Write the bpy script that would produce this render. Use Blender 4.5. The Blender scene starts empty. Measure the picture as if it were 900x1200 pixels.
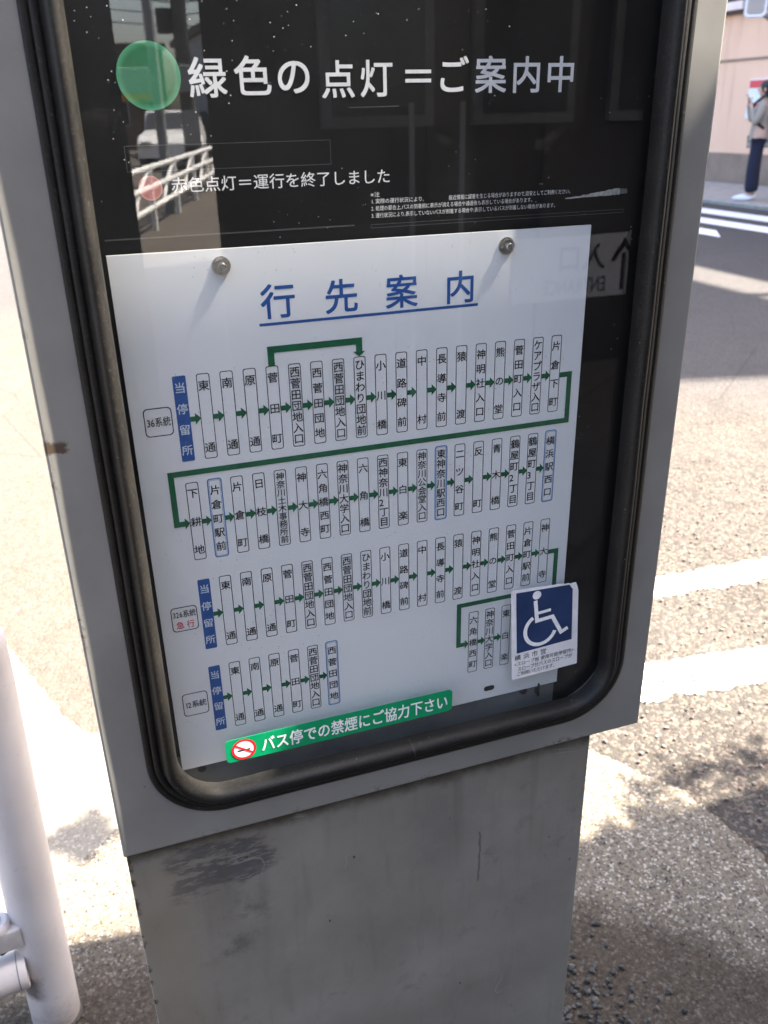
import bpy, bmesh, math, random
from mathutils import Vector, Matrix, noise
random.seed(7)
R = math.radians
scene = bpy.context.scene
COL = scene.collection

# ------------------------------------------------------------------ camera, sky, sun, exposure
cd = bpy.data.cameras.new('camera'); cam = bpy.data.objects.new('camera', cd); COL.objects.link(cam)
fwd = Vector((0.29175891, 0.86102238, -0.41655396)); right = Vector((0.94387296, -0.32968086, -0.02035573))
down = Vector((-0.15485661, -0.38723506, -0.90888307))
cam.matrix_world = Matrix(((right.x, -down.x, -fwd.x, 0.04253), (right.y, -down.y, -fwd.y, -0.65457),
                           (right.z, -down.z, -fwd.z, 1.31), (0, 0, 0, 1)))
cd.sensor_fit = 'VERTICAL'; cd.sensor_height = 36.0; cd.lens = 1019.37 / 1200 * 36
cd.clip_start = 0.004; cd.clip_end = 3000
cd.dof.use_dof = True; cd.dof.focus_distance = 0.78; cd.dof.aperture_fstop = 10.5
scene.camera = cam

SUN = Vector((0.50, -0.14, 0.86)).normalized()
sun_el = math.asin(SUN.z); sun_az = math.atan2(SUN.x, SUN.y)      # azimuth from +Y, clockwise
world = bpy.data.worlds.new("World"); scene.world = world; world.use_nodes = True
wn = world.node_tree.nodes; wl = world.node_tree.links
sky = wn.new('ShaderNodeTexSky'); sky.sky_type = 'NISHITA'; sky.sun_disc = False
sky.sun_elevation = sun_el; sky.sun_rotation = sun_az; sky.dust_density = 4.0; sky.ozone_density = 0.6; sky.altitude = 30
wl.new(sky.outputs[0], wn['Background'].inputs['Color']); wn['Background'].inputs['Strength'].default_value = 0.11
sl = bpy.data.lights.new('sun', 'SUN'); sl.energy = 5.0; sl.angle = R(0.55); sl.color = (1.0, 0.91, 0.77)
so = bpy.data.objects.new('sun', sl); COL.objects.link(so)
so.rotation_mode = 'QUATERNION'; so.rotation_quaternion = SUN.to_track_quat('Z', 'Y'); so.location = (6, -1, 9)
scene.view_settings.view_transform = 'Standard'; scene.view_settings.look = 'None'
scene.view_settings.exposure = 3.05; scene.view_settings.gamma = 1.0
scene.cycles.max_bounces = 8; scene.cycles.transparent_max_bounces = 12
scene.cycles.use_denoising = True

# ------------------------------------------------------------------ node helpers
class NT:
    def __init__(s, name):
        s.m = bpy.data.materials.new(name); s.m.use_nodes = True
        s.n = s.m.node_tree.nodes; s.l = s.m.node_tree.links
        s.b = s.n['Principled BSDF']; s.out = s.n['Material Output']; s.tc = None
    def new(s, t, **k):
        x = s.n.new(t)
        for a, v in k.items(): setattr(x, a, v)
        return x
    def set(s, sock, v):
        if isinstance(v, bpy.types.NodeSocket): s.l.new(v, sock)
        elif isinstance(v, (tuple, list)) and len(v) == 3 and sock.type == 'RGBA': sock.default_value = (*v, 1)
        else: sock.default_value = v
    def co(s, scale=(1, 1, 1), loc=(0, 0, 0), rot=(0, 0, 0)):
        g = s.new('ShaderNodeNewGeometry'); m = s.new('ShaderNodeMapping')
        s.l.new(g.outputs['Position'], m.inputs[0]); m.inputs['Scale'].default_value = scale
        m.inputs['Location'].default_value = loc; m.inputs['Rotation'].default_value = rot
        return m.outputs[0]
    def noise(s, scale, detail=4, rough=.55, vec=None, dist=0.0):
        x = s.new('ShaderNodeTexNoise'); s.set(x.inputs['Vector'], vec or s.co())
        x.inputs['Scale'].default_value = scale; x.inputs['Detail'].default_value = detail
        x.inputs['Roughness'].default_value = rough; x.inputs['Distortion'].default_value = dist
        return x.outputs['Fac']
    def vor(s, scale, out='Distance', feature='F1', vec=None, rnd=1.0):
        x = s.new('ShaderNodeTexVoronoi', feature=feature); s.set(x.inputs['Vector'], vec or s.co())
        x.inputs['Scale'].default_value = scale; x.inputs['Randomness'].default_value = rnd
        return x.outputs[out]
    def ramp(s, f, a, b, ca=(0, 0, 0), cb=(1, 1, 1)):
        x = s.new('ShaderNodeValToRGB'); s.set(x.inputs[0], f)
        e = x.color_ramp.elements; e[0].position = a; e[1].position = b
        e[0].color = (*ca, 1); e[1].color = (*cb, 1)
        return x.outputs[0]
    def mr(s, f, a, b, c=0.0, d=1.0, smooth=False):
        x = s.new('ShaderNodeMapRange'); s.set(x.inputs[0], f)
        if smooth: x.interpolation_type = 'SMOOTHSTEP'
        for i, v in enumerate((a, b, c, d)): x.inputs[i + 1].default_value = v
        return x.outputs[0]
    def mix(s, f, a, b, mode='MIX'):
        x = s.new('ShaderNodeMix', data_type='RGBA', blend_type=mode)
        s.set(x.inputs[0], f); s.set(x.inputs[6], a); s.set(x.inputs[7], b)
        return x.outputs[2]
    def math(s, op, a, b=0.0):
        x = s.new('ShaderNodeMath', operation=op); s.set(x.inputs[0], a); s.set(x.inputs[1], b)
        return x.outputs[0]
    def xyz(s):
        g = s.new('ShaderNodeNewGeometry'); x = s.new('ShaderNodeSeparateXYZ'); s.l.new(g.outputs['Position'], x.inputs[0])
        return x.outputs
    def box(s, x0, x1, z0, z1, soft=.01, wob=None):
        """soft mask, 1 inside a rectangle in x and z (wear that stays where it is on the thing)"""
        p = s.xyz(); X, Z = p[0], p[2]
        if wob is not None:
            X = s.math('ADD', X, wob); Z = s.math('ADD', Z, wob)
        a = s.mr(X, x0 - soft, x0 + soft); b = s.mr(X, x1 - soft, x1 + soft, 1, 0)
        c = s.mr(Z, z0 - soft, z0 + soft); d = s.mr(Z, z1 - soft, z1 + soft, 1, 0)
        return s.math('MULTIPLY', s.math('MULTIPLY', a, b), s.math('MULTIPLY', c, d))
    def fin(s, color=None, rough=None, metal=None, bump=None, bstr=.3, bdist=.002, spec=None):
        if color is not None: s.set(s.b.inputs['Base Color'], color)
        if rough is not None: s.set(s.b.inputs['Roughness'], rough)
        if metal is not None: s.set(s.b.inputs['Metallic'], metal)
        if spec is not None: s.set(s.b.inputs['Specular IOR Level'], spec)
        if bump is not None:
            x = s.new('ShaderNodeBump'); s.set(x.inputs['Height'], bump)
            x.inputs['Strength'].default_value = bstr; x.inputs['Distance'].default_value = bdist
            s.l.new(x.outputs[0], s.b.inputs['Normal'])
        return s.m

def simple(name, col, rough=.5, metal=0.0, nscale=30, amt=.18, spec=.5, bump=0.0):
    t = NT(name); n = t.noise(nscale, 5)
    dark = tuple(c * (1 - amt) for c in col); light = tuple(min(1, c * (1 + amt)) for c in col)
    return t.fin(t.ramp(n, .3, .7, dark, light), t.mr(n, .2, .8, rough - .05, rough + .1), metal,
                 n if bump else None, bump, .002, spec)

M = {}
# grey enamel of the cabinet
t = NT('cabinet_enamel')
n1 = t.noise(9, 5); n2 = t.noise(160, 3); n3 = t.noise(55, 6, .7)
c = t.ramp(n1, .3, .75, (.168, .164, .154), (.232, .226, .212))
c = t.mix(t.mr(n3, .62, .78, 0, .35), c, (.12, .115, .10))
p = t.xyz()
edge_l = t.mr(p[0], .0005, .006, 1, 0); edge_b = t.mr(p[2], .683, .692, 1, 0)
chips = t.math('MULTIPLY', t.math('MAXIMUM', edge_l, edge_b), t.math('MULTIPLY', t.mr(t.noise(130, 6, .8), .50, .56), t.mr(t.noise(9, 4, .7), .50, .58)))
c = t.mix(chips, c, (.045, .026, .016))
wob = t.math('MULTIPLY', t.math('SUBTRACT', t.noise(120, 5, .75), .5), .014)
c = t.mix(t.box(-.01, .0165, 1.085, 1.093, .0012, wob), c, (.07, .05, .035))
spots = t.mr(t.vor(38), .028, .04, 1, 0)
c = t.mix(t.math('MULTIPLY', spots, t.mr(t.noise(12), .55, .6)), c, (.03, .025, .02))
M['enamel'] = t.fin(c, t.mr(n1, .2, .8, .38, .55), 0, t.math('ADD', t.math('MULTIPLY', n2, .3), n1), .10, .002, .45)

# darker worn paint of the pedestal with smears and scratches
t = NT('pedestal_enamel')
n1 = t.noise(7, 6, .6); n3 = t.noise(30, 7, .72); nv = t.noise(8, 5, .6, t.co((7, 7, 1)))
c = t.ramp(n1, .3, .72, (.165, .153, .132), (.242, .229, .206))
c = t.mix(t.mr(nv, .55, .75, 0, .30), c, (.10, .098, .09))
c = t.mix(t.mr(n3, .58, .75, 0, .5), c, (.09, .085, .075))
wob = t.math('MULTIPLY', t.math('SUBTRACT', t.noise(16, 6, .7, t.co((1, 1, 2.5), rot=(0, R(20), 0))), .5), .09)
c = t.mix(t.math('MULTIPLY', t.box(.035, .135, .602, .658, .006, wob), t.mr(t.noise(48, 6, .75, t.co((.5, 1, 2), rot=(0, R(15), 0))), .44, .50, 0, .78)), c, (.050, .053, .060))
c = t.mix(t.math('MULTIPLY', t.box(.06, .13, .50, .58, .02, wob), t.mr(n3, .48, .6, 0, .55)), c, (.075, .075, .075))
wob2 = t.math('MULTIPLY', t.math('SUBTRACT', t.noise(60, 3), .5), .006)
c = t.mix(t.box(.3725, .3745, .50, .575, .0012, wob2), c, (.06, .055, .05))
c = t.mix(t.math('MULTIPLY', t.box(.30, .36, .55, .66, .03, wob), .35), c, (.09, .09, .088))
c = t.mix(t.math('MULTIPLY', t.box(-.01, .06, .3, .66, .025), .38), c, (.20, .165, .11))
lt = t.noise(22, 6, .75)
c = t.mix(t.mr(lt, .64, .74, 0, .22), c, (.32, .31, .29))
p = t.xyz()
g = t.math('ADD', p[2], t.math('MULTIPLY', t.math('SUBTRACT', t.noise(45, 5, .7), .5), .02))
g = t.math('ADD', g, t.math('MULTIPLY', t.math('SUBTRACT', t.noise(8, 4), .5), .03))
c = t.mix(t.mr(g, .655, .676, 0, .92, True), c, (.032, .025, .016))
drip = t.math('MULTIPLY', t.mr(t.noise(26, 4, .6, t.co((1, 1, .05))), .58, .70), t.mr(t.math('ADD', p[2], t.math('MULTIPLY', t.noise(9), .25)), .55, .80))
c = t.mix(t.math('MULTIPLY', drip, .45), c, (.085, .07, .05))
sp_ = t.math('MULTIPLY', t.mr(t.vor(30, vec=t.co((1, 1, .6), loc=(2, 2, 2))), .03, .045, 1, 0), t.mr(t.noise(6), .45, .5))
c = t.mix(sp_, c, (.03, .025, .02))
el = t.math('MULTIPLY', t.mr(p[0], .003, .007, 1, 0), t.mr(t.noise(70, 4), .5, .58))
c = t.mix(el, c, (.04, .025, .015))
sc = t.mr(t.math('ABSOLUTE', t.math('SUBTRACT', t.noise(5, 2, .5, t.co((1, 1, 1.6), rot=(0, R(35), 0)), 1.2), .5)), .0008, .002, 1, 0)
c = t.mix(t.math('MULTIPLY', sc, t.mr(t.noise(9), .55, .62, 0, .7)), c, (.30, .30, .29))
M['pedestal'] = t.fin(c, t.mr(n1, .2, .8, .42, .62), 0, n1, .12, .003, .4)

# dusty black rubber
t = NT('gasket_rubber')
n1 = t.noise(18, 6, .65); n2 = t.noise(420, 3, .7)
c = t.ramp(n1, .35, .75, (.006, .006, .006), (.016, .0145, .013))
c = t.mix(t.mr(n2, .55, .74, 0, .38), c, (.085, .068, .052))
c = t.mix(t.mr(t.vor(70), .03, .05, .6, 0), c, (.25, .24, .22))
M['rubber'] = t.fin(c, t.mr(n1, .2, .8, .40, .56), 0, n2, .12, .0006, .25)
t = NT('seam_rubber'); M['seam'] = t.fin(t.ramp(t.noise(40), .3, .7, (.008, .008, .008), (.02, .02, .02)), .5)

# placard sheet
t = NT('placard_sheet')
n1 = t.noise(5, 4); n2 = t.noise(250, 3)
c = t.ramp(n1, .3, .75, (.77, .785, .80), (.83, .84, .845))
c = t.mix(t.mr(t.noise(28, 7, .75), .66, .74, 0, .18), c, (.5, .5, .48))
M['placard'] = t.fin(c, .32, 0, n2, .03, .0004, .4)
M['ink'] = simple('black_ink', (.005, .005, .007), .6, 0, 200, .2)
M['ink_blue'] = simple('blue_ink', (.012, .085, .32), .45, 0, 200, .15)
M['ink_lblue'] = simple('light_blue_ink', (.10, .26, .52), .45, 0, 200, .15)
M['ink_green'] = simple('green_ink', (.003, .115, .045), .45, 0, 120, .15)
M['ink_red'] = simple('red_ink', (.62, .008, .015), .45, 0, 200, .15)
M['ink_pale'] = simple('pale_ink', (.62, .70, .78), .45, 0, 200, .1)
M['panel_black'] = simple('black_display_panel', (.0045, .0047, .005), .4, 0, 14, .4, .3)
M['white_print'] = simple('white_print', (.80, .80, .80), .45, 0, 150, .08)
M['film_green'] = simple('green_sticker_film', (.0, .26, .10), .3, 0, 60, .08)
M['film_white'] = simple('white_sticker_film', (.74, .73, .74), .4, 0, 90, .08)
M['film_navy'] = simple('navy_print', (.014, .035, .105), .4, 0, 40, .25)
M['chrome'] = simple('zinc_bolt', (.55, .52, .48), .28, 1.0, 300, .2)
M['sill'] = simple('inner_sill_grey', (.16, .165, .165), .5, 0, 25, .2)
M['tape'] = simple('torn_tape', (.42, .41, .38), .6, 0, 300, .4)
# indicator lens discs
def lens_mat(name, rim, mid, hub, cx, cz, r):
    t = NT(name); p = t.xyz()
    dx = t.math('SUBTRACT', p[0], cx); dz = t.math('SUBTRACT', p[2], cz)
    d = t.math('SQRT', t.math('ADD', t.math('MULTIPLY', dx, dx), t.math('MULTIPLY', dz, dz)))
    c = t.ramp(t.mr(d, r * .80, r * .99), .0, 1., mid, rim)
    c = t.mix(t.mr(t.noise(220, 4), .5, .8, 0, .3), c, hub)
    return t.fin(c, .35)
M['lens_green'] = lens_mat('green_lens', (.075, .34, .18), (.010, .15, .060), (.03, .24, .11), .1107, 1.3366, .0215)
M['lens_red'] = lens_mat('red_lens', (.50, .24, .22), (.34, .07, .065), (.42, .14, .12), .1026, 1.2645, .0084)

# window glass with dust: thin dielectric sheet
t = NT('window_glass'); t.n.remove(t.b)
g = t.new('ShaderNodeNewGeometry')
ior = t.mr(g.outputs['Backfacing'], 0, 1, 1.62, 1 / 1.62)
fr = t.new('ShaderNodeFresnel'); t.set(fr.inputs['IOR'], ior)
tr = t.new('ShaderNodeBsdfTransparent'); gl = t.new('ShaderNodeBsdfGlossy'); gl.inputs['Roughness'].default_value = .0
tr.inputs[0].default_value = (.985, .99, .99, 1)
mx = t.new('ShaderNodeMixShader'); t.set(mx.inputs[0], fr.outputs[0]); t.l.new(tr.outputs[0], mx.inputs[1]); t.l.new(gl.outputs[0], mx.inputs[2])
df = t.new('ShaderNodeBsdfDiffuse'); df.inputs[0].default_value = (.62, .60, .56, 1)
dots = t.math('MULTIPLY', t.mr(t.vor(75), .030, .052, .9, 0), t.mr(t.noise(22, 3), .60, .68))
dots2 = t.math('MULTIPLY', t.mr(t.vor(190), .05, .09, .75, 0), t.mr(t.noise(15, 3, .5, t.co(loc=(3, 3, 3))), .5, .6))
smear = t.math('MULTIPLY', t.mr(t.noise(14, 7, .75, t.co((1.2, 1, .7)), 1.2), .60, .80, 0, .10), t.mr(t.noise(4), .42, .6))
smear = t.math('ADD', smear, .003)
fib = t.mr(t.math('ABSOLUTE', t.math('SUBTRACT', t.noise(7, 2, .5, t.co((1, 1, .5), loc=(1, 5, 2)), 1.5), .5)), .0005, .0016, 1, 0)
fib = t.math('MULTIPLY', fib, t.mr(t.noise(11, 2, .5, t.co(loc=(9, 1, 4))), .60, .65, 0, .22))
dust = t.math('MAXIMUM', t.math('MAXIMUM', dots, dots2), smear)
nrm = t.new('ShaderNodeSeparateXYZ'); t.l.new(g.outputs['Normal'], nrm.inputs[0])
dust = t.math('MULTIPLY', dust, t.math('SUBTRACT', 1.0, g.outputs['Backfacing']))
mx2 = t.new('ShaderNodeMixShader'); t.set(mx2.inputs[0], dust); t.l.new(mx.outputs[0], mx2.inputs[1]); t.l.new(df.outputs[0], mx2.inputs[2])
t.l.new(mx2.outputs[0], t.out.inputs[0]); M['glass'] = t.m

# concrete pavement with exposed aggregate and stains
def concrete_mat():
    t = NT('concrete_pavement')
    n1 = t.noise(2.2, 5, .6); n2 = t.noise(120, 8, .8); v = t.vor(230, 'Color'); n4 = t.noise(45, 6, .75)
    sep = t.new('ShaderNodeSeparateColor'); t.l.new(v, sep.inputs[0])
    c = t.ramp(n1, .3, .7, (.152, .124, .090), (.208, .176, .134))
    c = t.mix(t.mr(n2, .46, .58, 0, .85), c, (.060, .054, .047))
    c = t.mix(t.mr(n4, .50, .66, 0, .55), c, (.10, .092, .08))
    c = t.mix(t.mr(sep.outputs[0], .84, .88, 0, .6), c, (.42, .39, .34))
    c = t.mix(t.mr(sep.outputs[1], .88, .92, 0, .7), c, (.030, .028, .026))
    p = t.xyz()
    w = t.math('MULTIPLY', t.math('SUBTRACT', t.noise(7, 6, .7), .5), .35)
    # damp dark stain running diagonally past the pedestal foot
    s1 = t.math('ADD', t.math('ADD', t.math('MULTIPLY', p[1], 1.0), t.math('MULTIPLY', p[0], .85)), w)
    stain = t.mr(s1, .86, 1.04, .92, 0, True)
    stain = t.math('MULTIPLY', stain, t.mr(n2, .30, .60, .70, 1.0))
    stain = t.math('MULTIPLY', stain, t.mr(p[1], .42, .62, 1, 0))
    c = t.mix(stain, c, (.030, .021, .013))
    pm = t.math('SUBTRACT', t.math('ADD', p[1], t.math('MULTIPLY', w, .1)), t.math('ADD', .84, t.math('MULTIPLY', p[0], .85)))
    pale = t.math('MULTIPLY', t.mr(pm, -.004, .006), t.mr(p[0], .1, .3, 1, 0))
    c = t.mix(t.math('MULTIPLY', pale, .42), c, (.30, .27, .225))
    return t.fin(c, .85, 0, t.math('ADD', n2, t.math('MULTIPLY', sep.outputs[0], .5)), .7, .004, .25)
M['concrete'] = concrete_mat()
t = NT('rear_paving'); bt = t.new('ShaderNodeTexBrick'); t.set(bt.inputs['Vector'], t.co(rot=(0, 0, R(38))))
bt.inputs['Scale'].default_value = 1.0; bt.inputs['Brick Width'].default_value = .6; bt.inputs['Row Height'].default_value = .3; bt.inputs['Mortar Size'].default_value = .012
bt.inputs['Color1'].default_value = (.060, .048, .037, 1); bt.inputs['Color2'].default_value = (.088, .072, .056, 1); bt.inputs['Mortar'].default_value = (.03, .025, .02, 1)
M['rear_paving'] = t.fin(t.mix(t.mr(t.noise(3), .4, .7, 0, .4), bt.outputs[0], (.10, .085, .07)), .8, 0, t.noise(60), .3, .002)
t = NT('smooth_concrete'); n2 = t.noise(160, 5, .7)
c = t.ramp(t.noise(5, 5), .3, .7, (.40, .365, .31), (.50, .46, .40)); c = t.mix(t.mr(n2, .55, .7, 0, .5), c, (.26, .22, .17))
M['concrete_pale'] = t.fin(c, .85, 0, n2, .5, .003, .2)
# worn asphalt
t = NT('worn_asphalt')
v = t.vor(135, 'Color'); sep = t.new('ShaderNodeSeparateColor'); t.l.new(v, sep.inputs[0])
n1 = t.noise(1.5, 5, .6); n2 = t.noise(60, 6, .75); vd = t.vor(135)
c = t.ramp(n1, .3, .7, (.038, .034, .030), (.060, .053, .047))
c = t.mix(t.mr(n2, .50, .64, 0, .6), c, (.030, .026, .023))
c = t.mix(t.mr(sep.outputs[0], .72, .80, 0, .5), c, (.175, .145, .122))
c = t.mix(t.mr(sep.outputs[1], .84, .90, 0, .7), c, (.13, .095, .075))
c = t.mix(t.mr(t.noise(5, 6, .7), .5, .7, 0, .5), c, (.034, .029, .025))
p = t.xyz(); wn_ = t.math('MULTIPLY', t.noise(1.2), .8)
c = t.mix(t.mr(t.math('ADD', p[0], wn_), .6, .9, .45, 0), c, (.105, .088, .070))
c = t.mix(t.mr(t.math('ADD', t.math('ADD', p[0], p[1]), wn_), 5.6, 6.8, 0, .6), c, (.046, .046, .050))
cr = t.vor(1.1, 'Distance', 'DISTANCE_TO_EDGE', t.mix(.10, t.co(), t.new('ShaderNodeTexNoise').outputs['Color']))
c = t.mix(t.mr(cr, .0006, .004, .45, 0), c, (.018, .015, .013))
M['asphalt'] = t.fin(c, .85, 0, t.math('ADD', t.math('MULTIPLY', vd, -.8), n2), .8, .006, .25)
# worn road paint
t = NT('road_paint'); n2 = t.noise(40, 7, .75); n3 = t.noise(9, 5)
c = t.mix(t.mr(n2, .51, .60), (.40, .38, .35), (.075, .065, .055)); c = t.mix(t.mr(n3, .4, .7, 0, .3), c, (.55, .5, .44))
M['paint'] = t.fin(c, .7, 0, n2, .4, .003, .3)
M['post_white'] = simple('white_powder_coat', (.47, .43, .43), .35, 0, 12, .07)
M['reflector'] = simple('amber_reflector', (.75, .33, .02), .25, 0, 80, .1)
M['cast'] = simple('cast_bracket', (.45, .42, .41), .45, .0, 60, .12)
M['dark_metal'] = simple('dark_metal', (.03, .03, .032), .5, .5, 60, .2)
t = NT('white_post_paint'); p = t.xyz(); n1 = t.noise(9, 5); n2 = t.noise(60, 6, .75)
c = t.ramp(n1, .3, .7, (.48, .44, .43), (.55, .51, .50))
g = t.math('ADD', p[2], t.math('MULTIPLY', t.math('SUBTRACT', n2, .5), .10))
c = t.mix(t.mr(g, .0, .07, .75, 0), c, (.16, .13, .10)); c = t.mix(t.mr(n2, .60, .72, 0, .35), c, (.25, .22, .20))
c = t.mix(t.box(-.215, -.175, .085, .125, .008, t.math('MULTIPLY', t.math('SUBTRACT', n2, .5), .03)), c, (.14, .13, .13))
M['post_white'] = t.fin(c, t.mr(n1, .2, .8, .45, .6), 0, n2, .05, .001)
# stones
t = NT('gravel_stone'); oi = t.new('ShaderNodeObjectInfo'); v = t.vor(60, 'Color'); sep = t.new('ShaderNodeSeparateColor'); t.l.new(v, sep.inputs[0])
M['gravel'] = t.fin(t.ramp(sep.outputs[0], .0, 1., (.016, .015, .014), (.085, .078, .07)), .8, 0, t.noise(120), .4, .002)
# pink wall
t = NT('pink_render'); n1 = t.noise(.5, 5, .6); nv = t.noise(1.6, 4, .6, t.co((1, 3, .25)))
c = t.ramp(n1, .3, .7, (.74, .46, .31), (.82, .54, .39)); c = t.mix(t.mr(nv, .55, .75, 0, .35), c, (.36, .22, .17))
M['pale_panel'] = simple('pale_pink_panel', (.75, .62, .60), .6, 0, 5, .08)
M['sign_pale'] = simple('pale_sign_face', (.62, .60, .60), .5, 0, 12, .1)
M['fence_white'] = simple('fence_white_paint', (.85, .85, .85), .4, 0, 12, .05)
M['chip'] = simple('pale_chipping', (.16, .135, .115), .85, 0, 90, .4)
M['pink'] = t.fin(c, .85, 0, t.noise(40), .3, .01)
M['pink_base'] = simple('brown_plinth', (.24, .17, .13), .8, 0, 3, .2)
M['kerb'] = simple('kerb_concrete', (.26, .25, .23), .85, 0, 18, .2)
M['walk'] = simple('far_pavement', (.28, .25, .225), .85, 0, 6, .2)
M['shop_dark'] = simple('dark_brown_siding', (.030, .021, .017), .55, 0, 4, .3)
M['shop_dark2'] = simple('charcoal_wall', (.018, .018, .019), .6, 0, 5, .3)
M['sign_grey'] = simple('grey_sign_face', (.16, .155, .16), .5, 0, 12, .15)
M['roof_metal'] = simple('shade_roof_metal', (.25, .26, .27), .5, .2, 6, .15)
M['steel_post'] = simple('painted_steel_post', (.22, .23, .24), .5, .1, 20, .15)
M['pole_conc'] = simple('utility_pole_concrete', (.055, .052, .05), .85, 0, 8, .2)
M['bldg_grey'] = simple('grey_facade', (.30, .29, .28), .8, 0, 2, .15)
M['bldg_white'] = simple('white_facade', (.40, .39, .38), .8, 0, 2, .1)
M['bldg_tan'] = simple('tan_facade', (.13, .095, .07), .8, 0, 2, .15)
M['win'] = simple('window_pane', (.03, .035, .04), .08, 0, 3, .3)
M['skin'] = simple('skin', (.50, .32, .24), .5, 0, 40, .08)
M['hair'] = simple('black_hair', (.012, .010, .010), .5, 0, 90, .3)
M['beige'] = simple('beige_cloth', (.30, .26, .22), .9, 0, 60, .12, bump=.3)
M['navy'] = simple('navy_cloth', (.012, .014, .035), .9, 0, 60, .2, bump=.3)
M['black_cloth'] = simple('black_cloth', (.013, .014, .014), .85, 0, 60, .3, bump=.3)
M['olive_cloth'] = simple('dark_grey_green_jacket', (.045, .052, .046), .8, 0, 25, .3, bump=.5)
M['shoe'] = simple('white_shoe', (.72, .72, .76), .6, 0, 60, .08)
M['car_white'] = simple('white_car_paint', (.70, .70, .70), .2, 0, 5, .03)
M['car_dark'] = simple('dark_car_paint', (.03, .032, .04), .2, 0, 5, .1)
M['tyre'] = simple('tyre_rubber', (.015, .015, .015), .8, 0, 50, .2)
M['bark'] = simple('bark', (.12, .09, .07), .9, 0, 30, .3, bump=.6)
t = NT('leaf'); M['leaf'] = t.fin(t.ramp(t.noise(9, 3), .3, .7, (.035, .075, .018), (.075, .12, .03)), .5)
M['brown'] = simple('brown_fascia', (.05, .03, .025), .6, 0, 5, .2)
M['poster_red'] = simple('red_poster_band', (.62, .05, .06), .4, 0, 20, .08)
M['poster_white'] = simple('white_poster', (.72, .74, .78), .4, 0, 20, .05)
M['mirror'] = simple('mirror_glass', (.75, .78, .85), .06, 1.0, 2, .1)

# ------------------------------------------------------------------ mesh helpers
class MB:
    def __init__(s): s.v = []; s.f = []; s.mi = []; s.mats = []; s.sm = []
    def m(s, mat):
        if mat not in s.mats: s.mats.append(mat)
        return s.mats.index(mat)
    def add(s, vs, fs, mat, smooth=False):
        o = len(s.v); s.v += [tuple(v) for v in vs]; k = s.m(mat)
        for f in fs: s.f.append([i + o for i in f]); s.mi.append(k); s.sm.append(smooth)
    def box(s, x0, x1, y0, y1, z0, z1, mat, bev=0.0):
        bm = bmesh.new(); bmesh.ops.create_cube(bm, size=1)
        for v in bm.verts: v.co = Vector((x0 + (v.co.x + .5) * (x1 - x0), y0 + (v.co.y + .5) * (y1 - y0), z0 + (v.co.z + .5) * (z1 - z0)))
        if bev: bmesh.ops.bevel(bm, geom=bm.edges[:], offset=bev, segments=2, affect='EDGES', profile=.5)
        bm.verts.ensure_lookup_table(); bm.verts.index_update()
        s.add([v.co.copy() for v in bm.verts], [[v.index for v in f.verts] for f in bm.faces], mat); bm.free()
    def tube(s, pts, r, mat, seg=16, cap=True):
        pts = [Vector(p) for p in pts]; rs = r if isinstance(r, (list, tuple)) else [r] * len(pts)
        vs = []; fs = []
        for i, p in enumerate(pts):
            d = (pts[min(i + 1, len(pts) - 1)] - pts[max(i - 1, 0)]).normalized()
            a = d.cross(Vector((0, 0, 1)));
            if a.length < .05: a = d.cross(Vector((1, 0, 0)))
            a.normalize(); b = d.cross(a)
            for k in range(seg):
                th = 2 * math.pi * k / seg; vs.append(p + (a * math.cos(th) + b * math.sin(th)) * rs[i])
        for i in range(len(pts) - 1):
            for k in range(seg): fs.append([i * seg + k, i * seg + (k + 1) % seg, (i + 1) * seg + (k + 1) % seg, (i + 1) * seg + k])
        s.add(vs, fs, mat, True)
        if cap:
            s.add(vs[:seg], [list(range(seg))[::-1]], mat); s.add(vs[-seg:], [list(range(seg))], mat)
    def loft(s, loops, mat, closed=True, smooth=True, flip=False):
        n = len(loops[0]); vs = [p for l in loops for p in l]; fs = []
        for i in range(len(loops) - 1):
            for k in range(n if closed else n - 1):
                q = [i * n + k, i * n + (k + 1) % n, (i + 1) * n + (k + 1) % n, (i + 1) * n + k]
                fs.append(q[::-1] if flip else q)
        s.add(vs, fs, mat, smooth)
    def poly(s, pts, y, mat):                       # flat polygon facing -y, points (x, z)
        s.add([(x, y, z) for x, z in pts], [list(range(len(pts)))], mat)
    def slab(s, pts, y, th, mat):                   # polygon of (x, z) with thickness th behind y
        n = len(pts); vs = [(x, y, z) for x, z in pts] + [(x, y + th, z) for x, z in pts]
        s.add(vs, [list(range(n)), list(range(n, 2 * n))[::-1]] + [[i, (i + 1) % n, n + (i + 1) % n, n + i][::-1] for i in range(n)], mat)
    def ring(s, a, b, y, mat):                      # between two closed outlines of (x, z)
        n = len(a); s.add([(x, y, z) for x, z in a] + [(x, y, z) for x, z in b], [[i, (i + 1) % n, n + (i + 1) % n, n + i] for i in range(n)], mat)
    def build(s, name, parent=None, loc=None, world=True):
        me = bpy.data.meshes.new(name)
        off = Vector(loc) if loc else Vector((0, 0, 0))
        me.from_pydata([Vector(v) - off for v in s.v], [], s.f)
        for mm in s.mats: me.materials.append(M[mm])
        me.polygons.foreach_set('material_index', s.mi); me.polygons.foreach_set('use_smooth', s.sm); me.update()
        bm = bmesh.new(); bm.from_mesh(me); bm.normal_update(); bm.to_mesh(me); bm.free()
        o = bpy.data.objects.new(name, me); COL.objects.link(o)
        o.location = off
        if parent: o.parent = parent; o.matrix_parent_inverse = Matrix.Translation(parent.location).inverted() if parent.parent is None else (Matrix.Translation(parent.parent.location + (parent.location if parent.parent else Vector())).inverted() if False else parent_world(parent).inverted())
        return o
def parent_world(o):
    m = o.matrix_basis.copy()
    return (parent_world(o.parent) @ o.matrix_parent_inverse @ m) if o.parent else m
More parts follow.
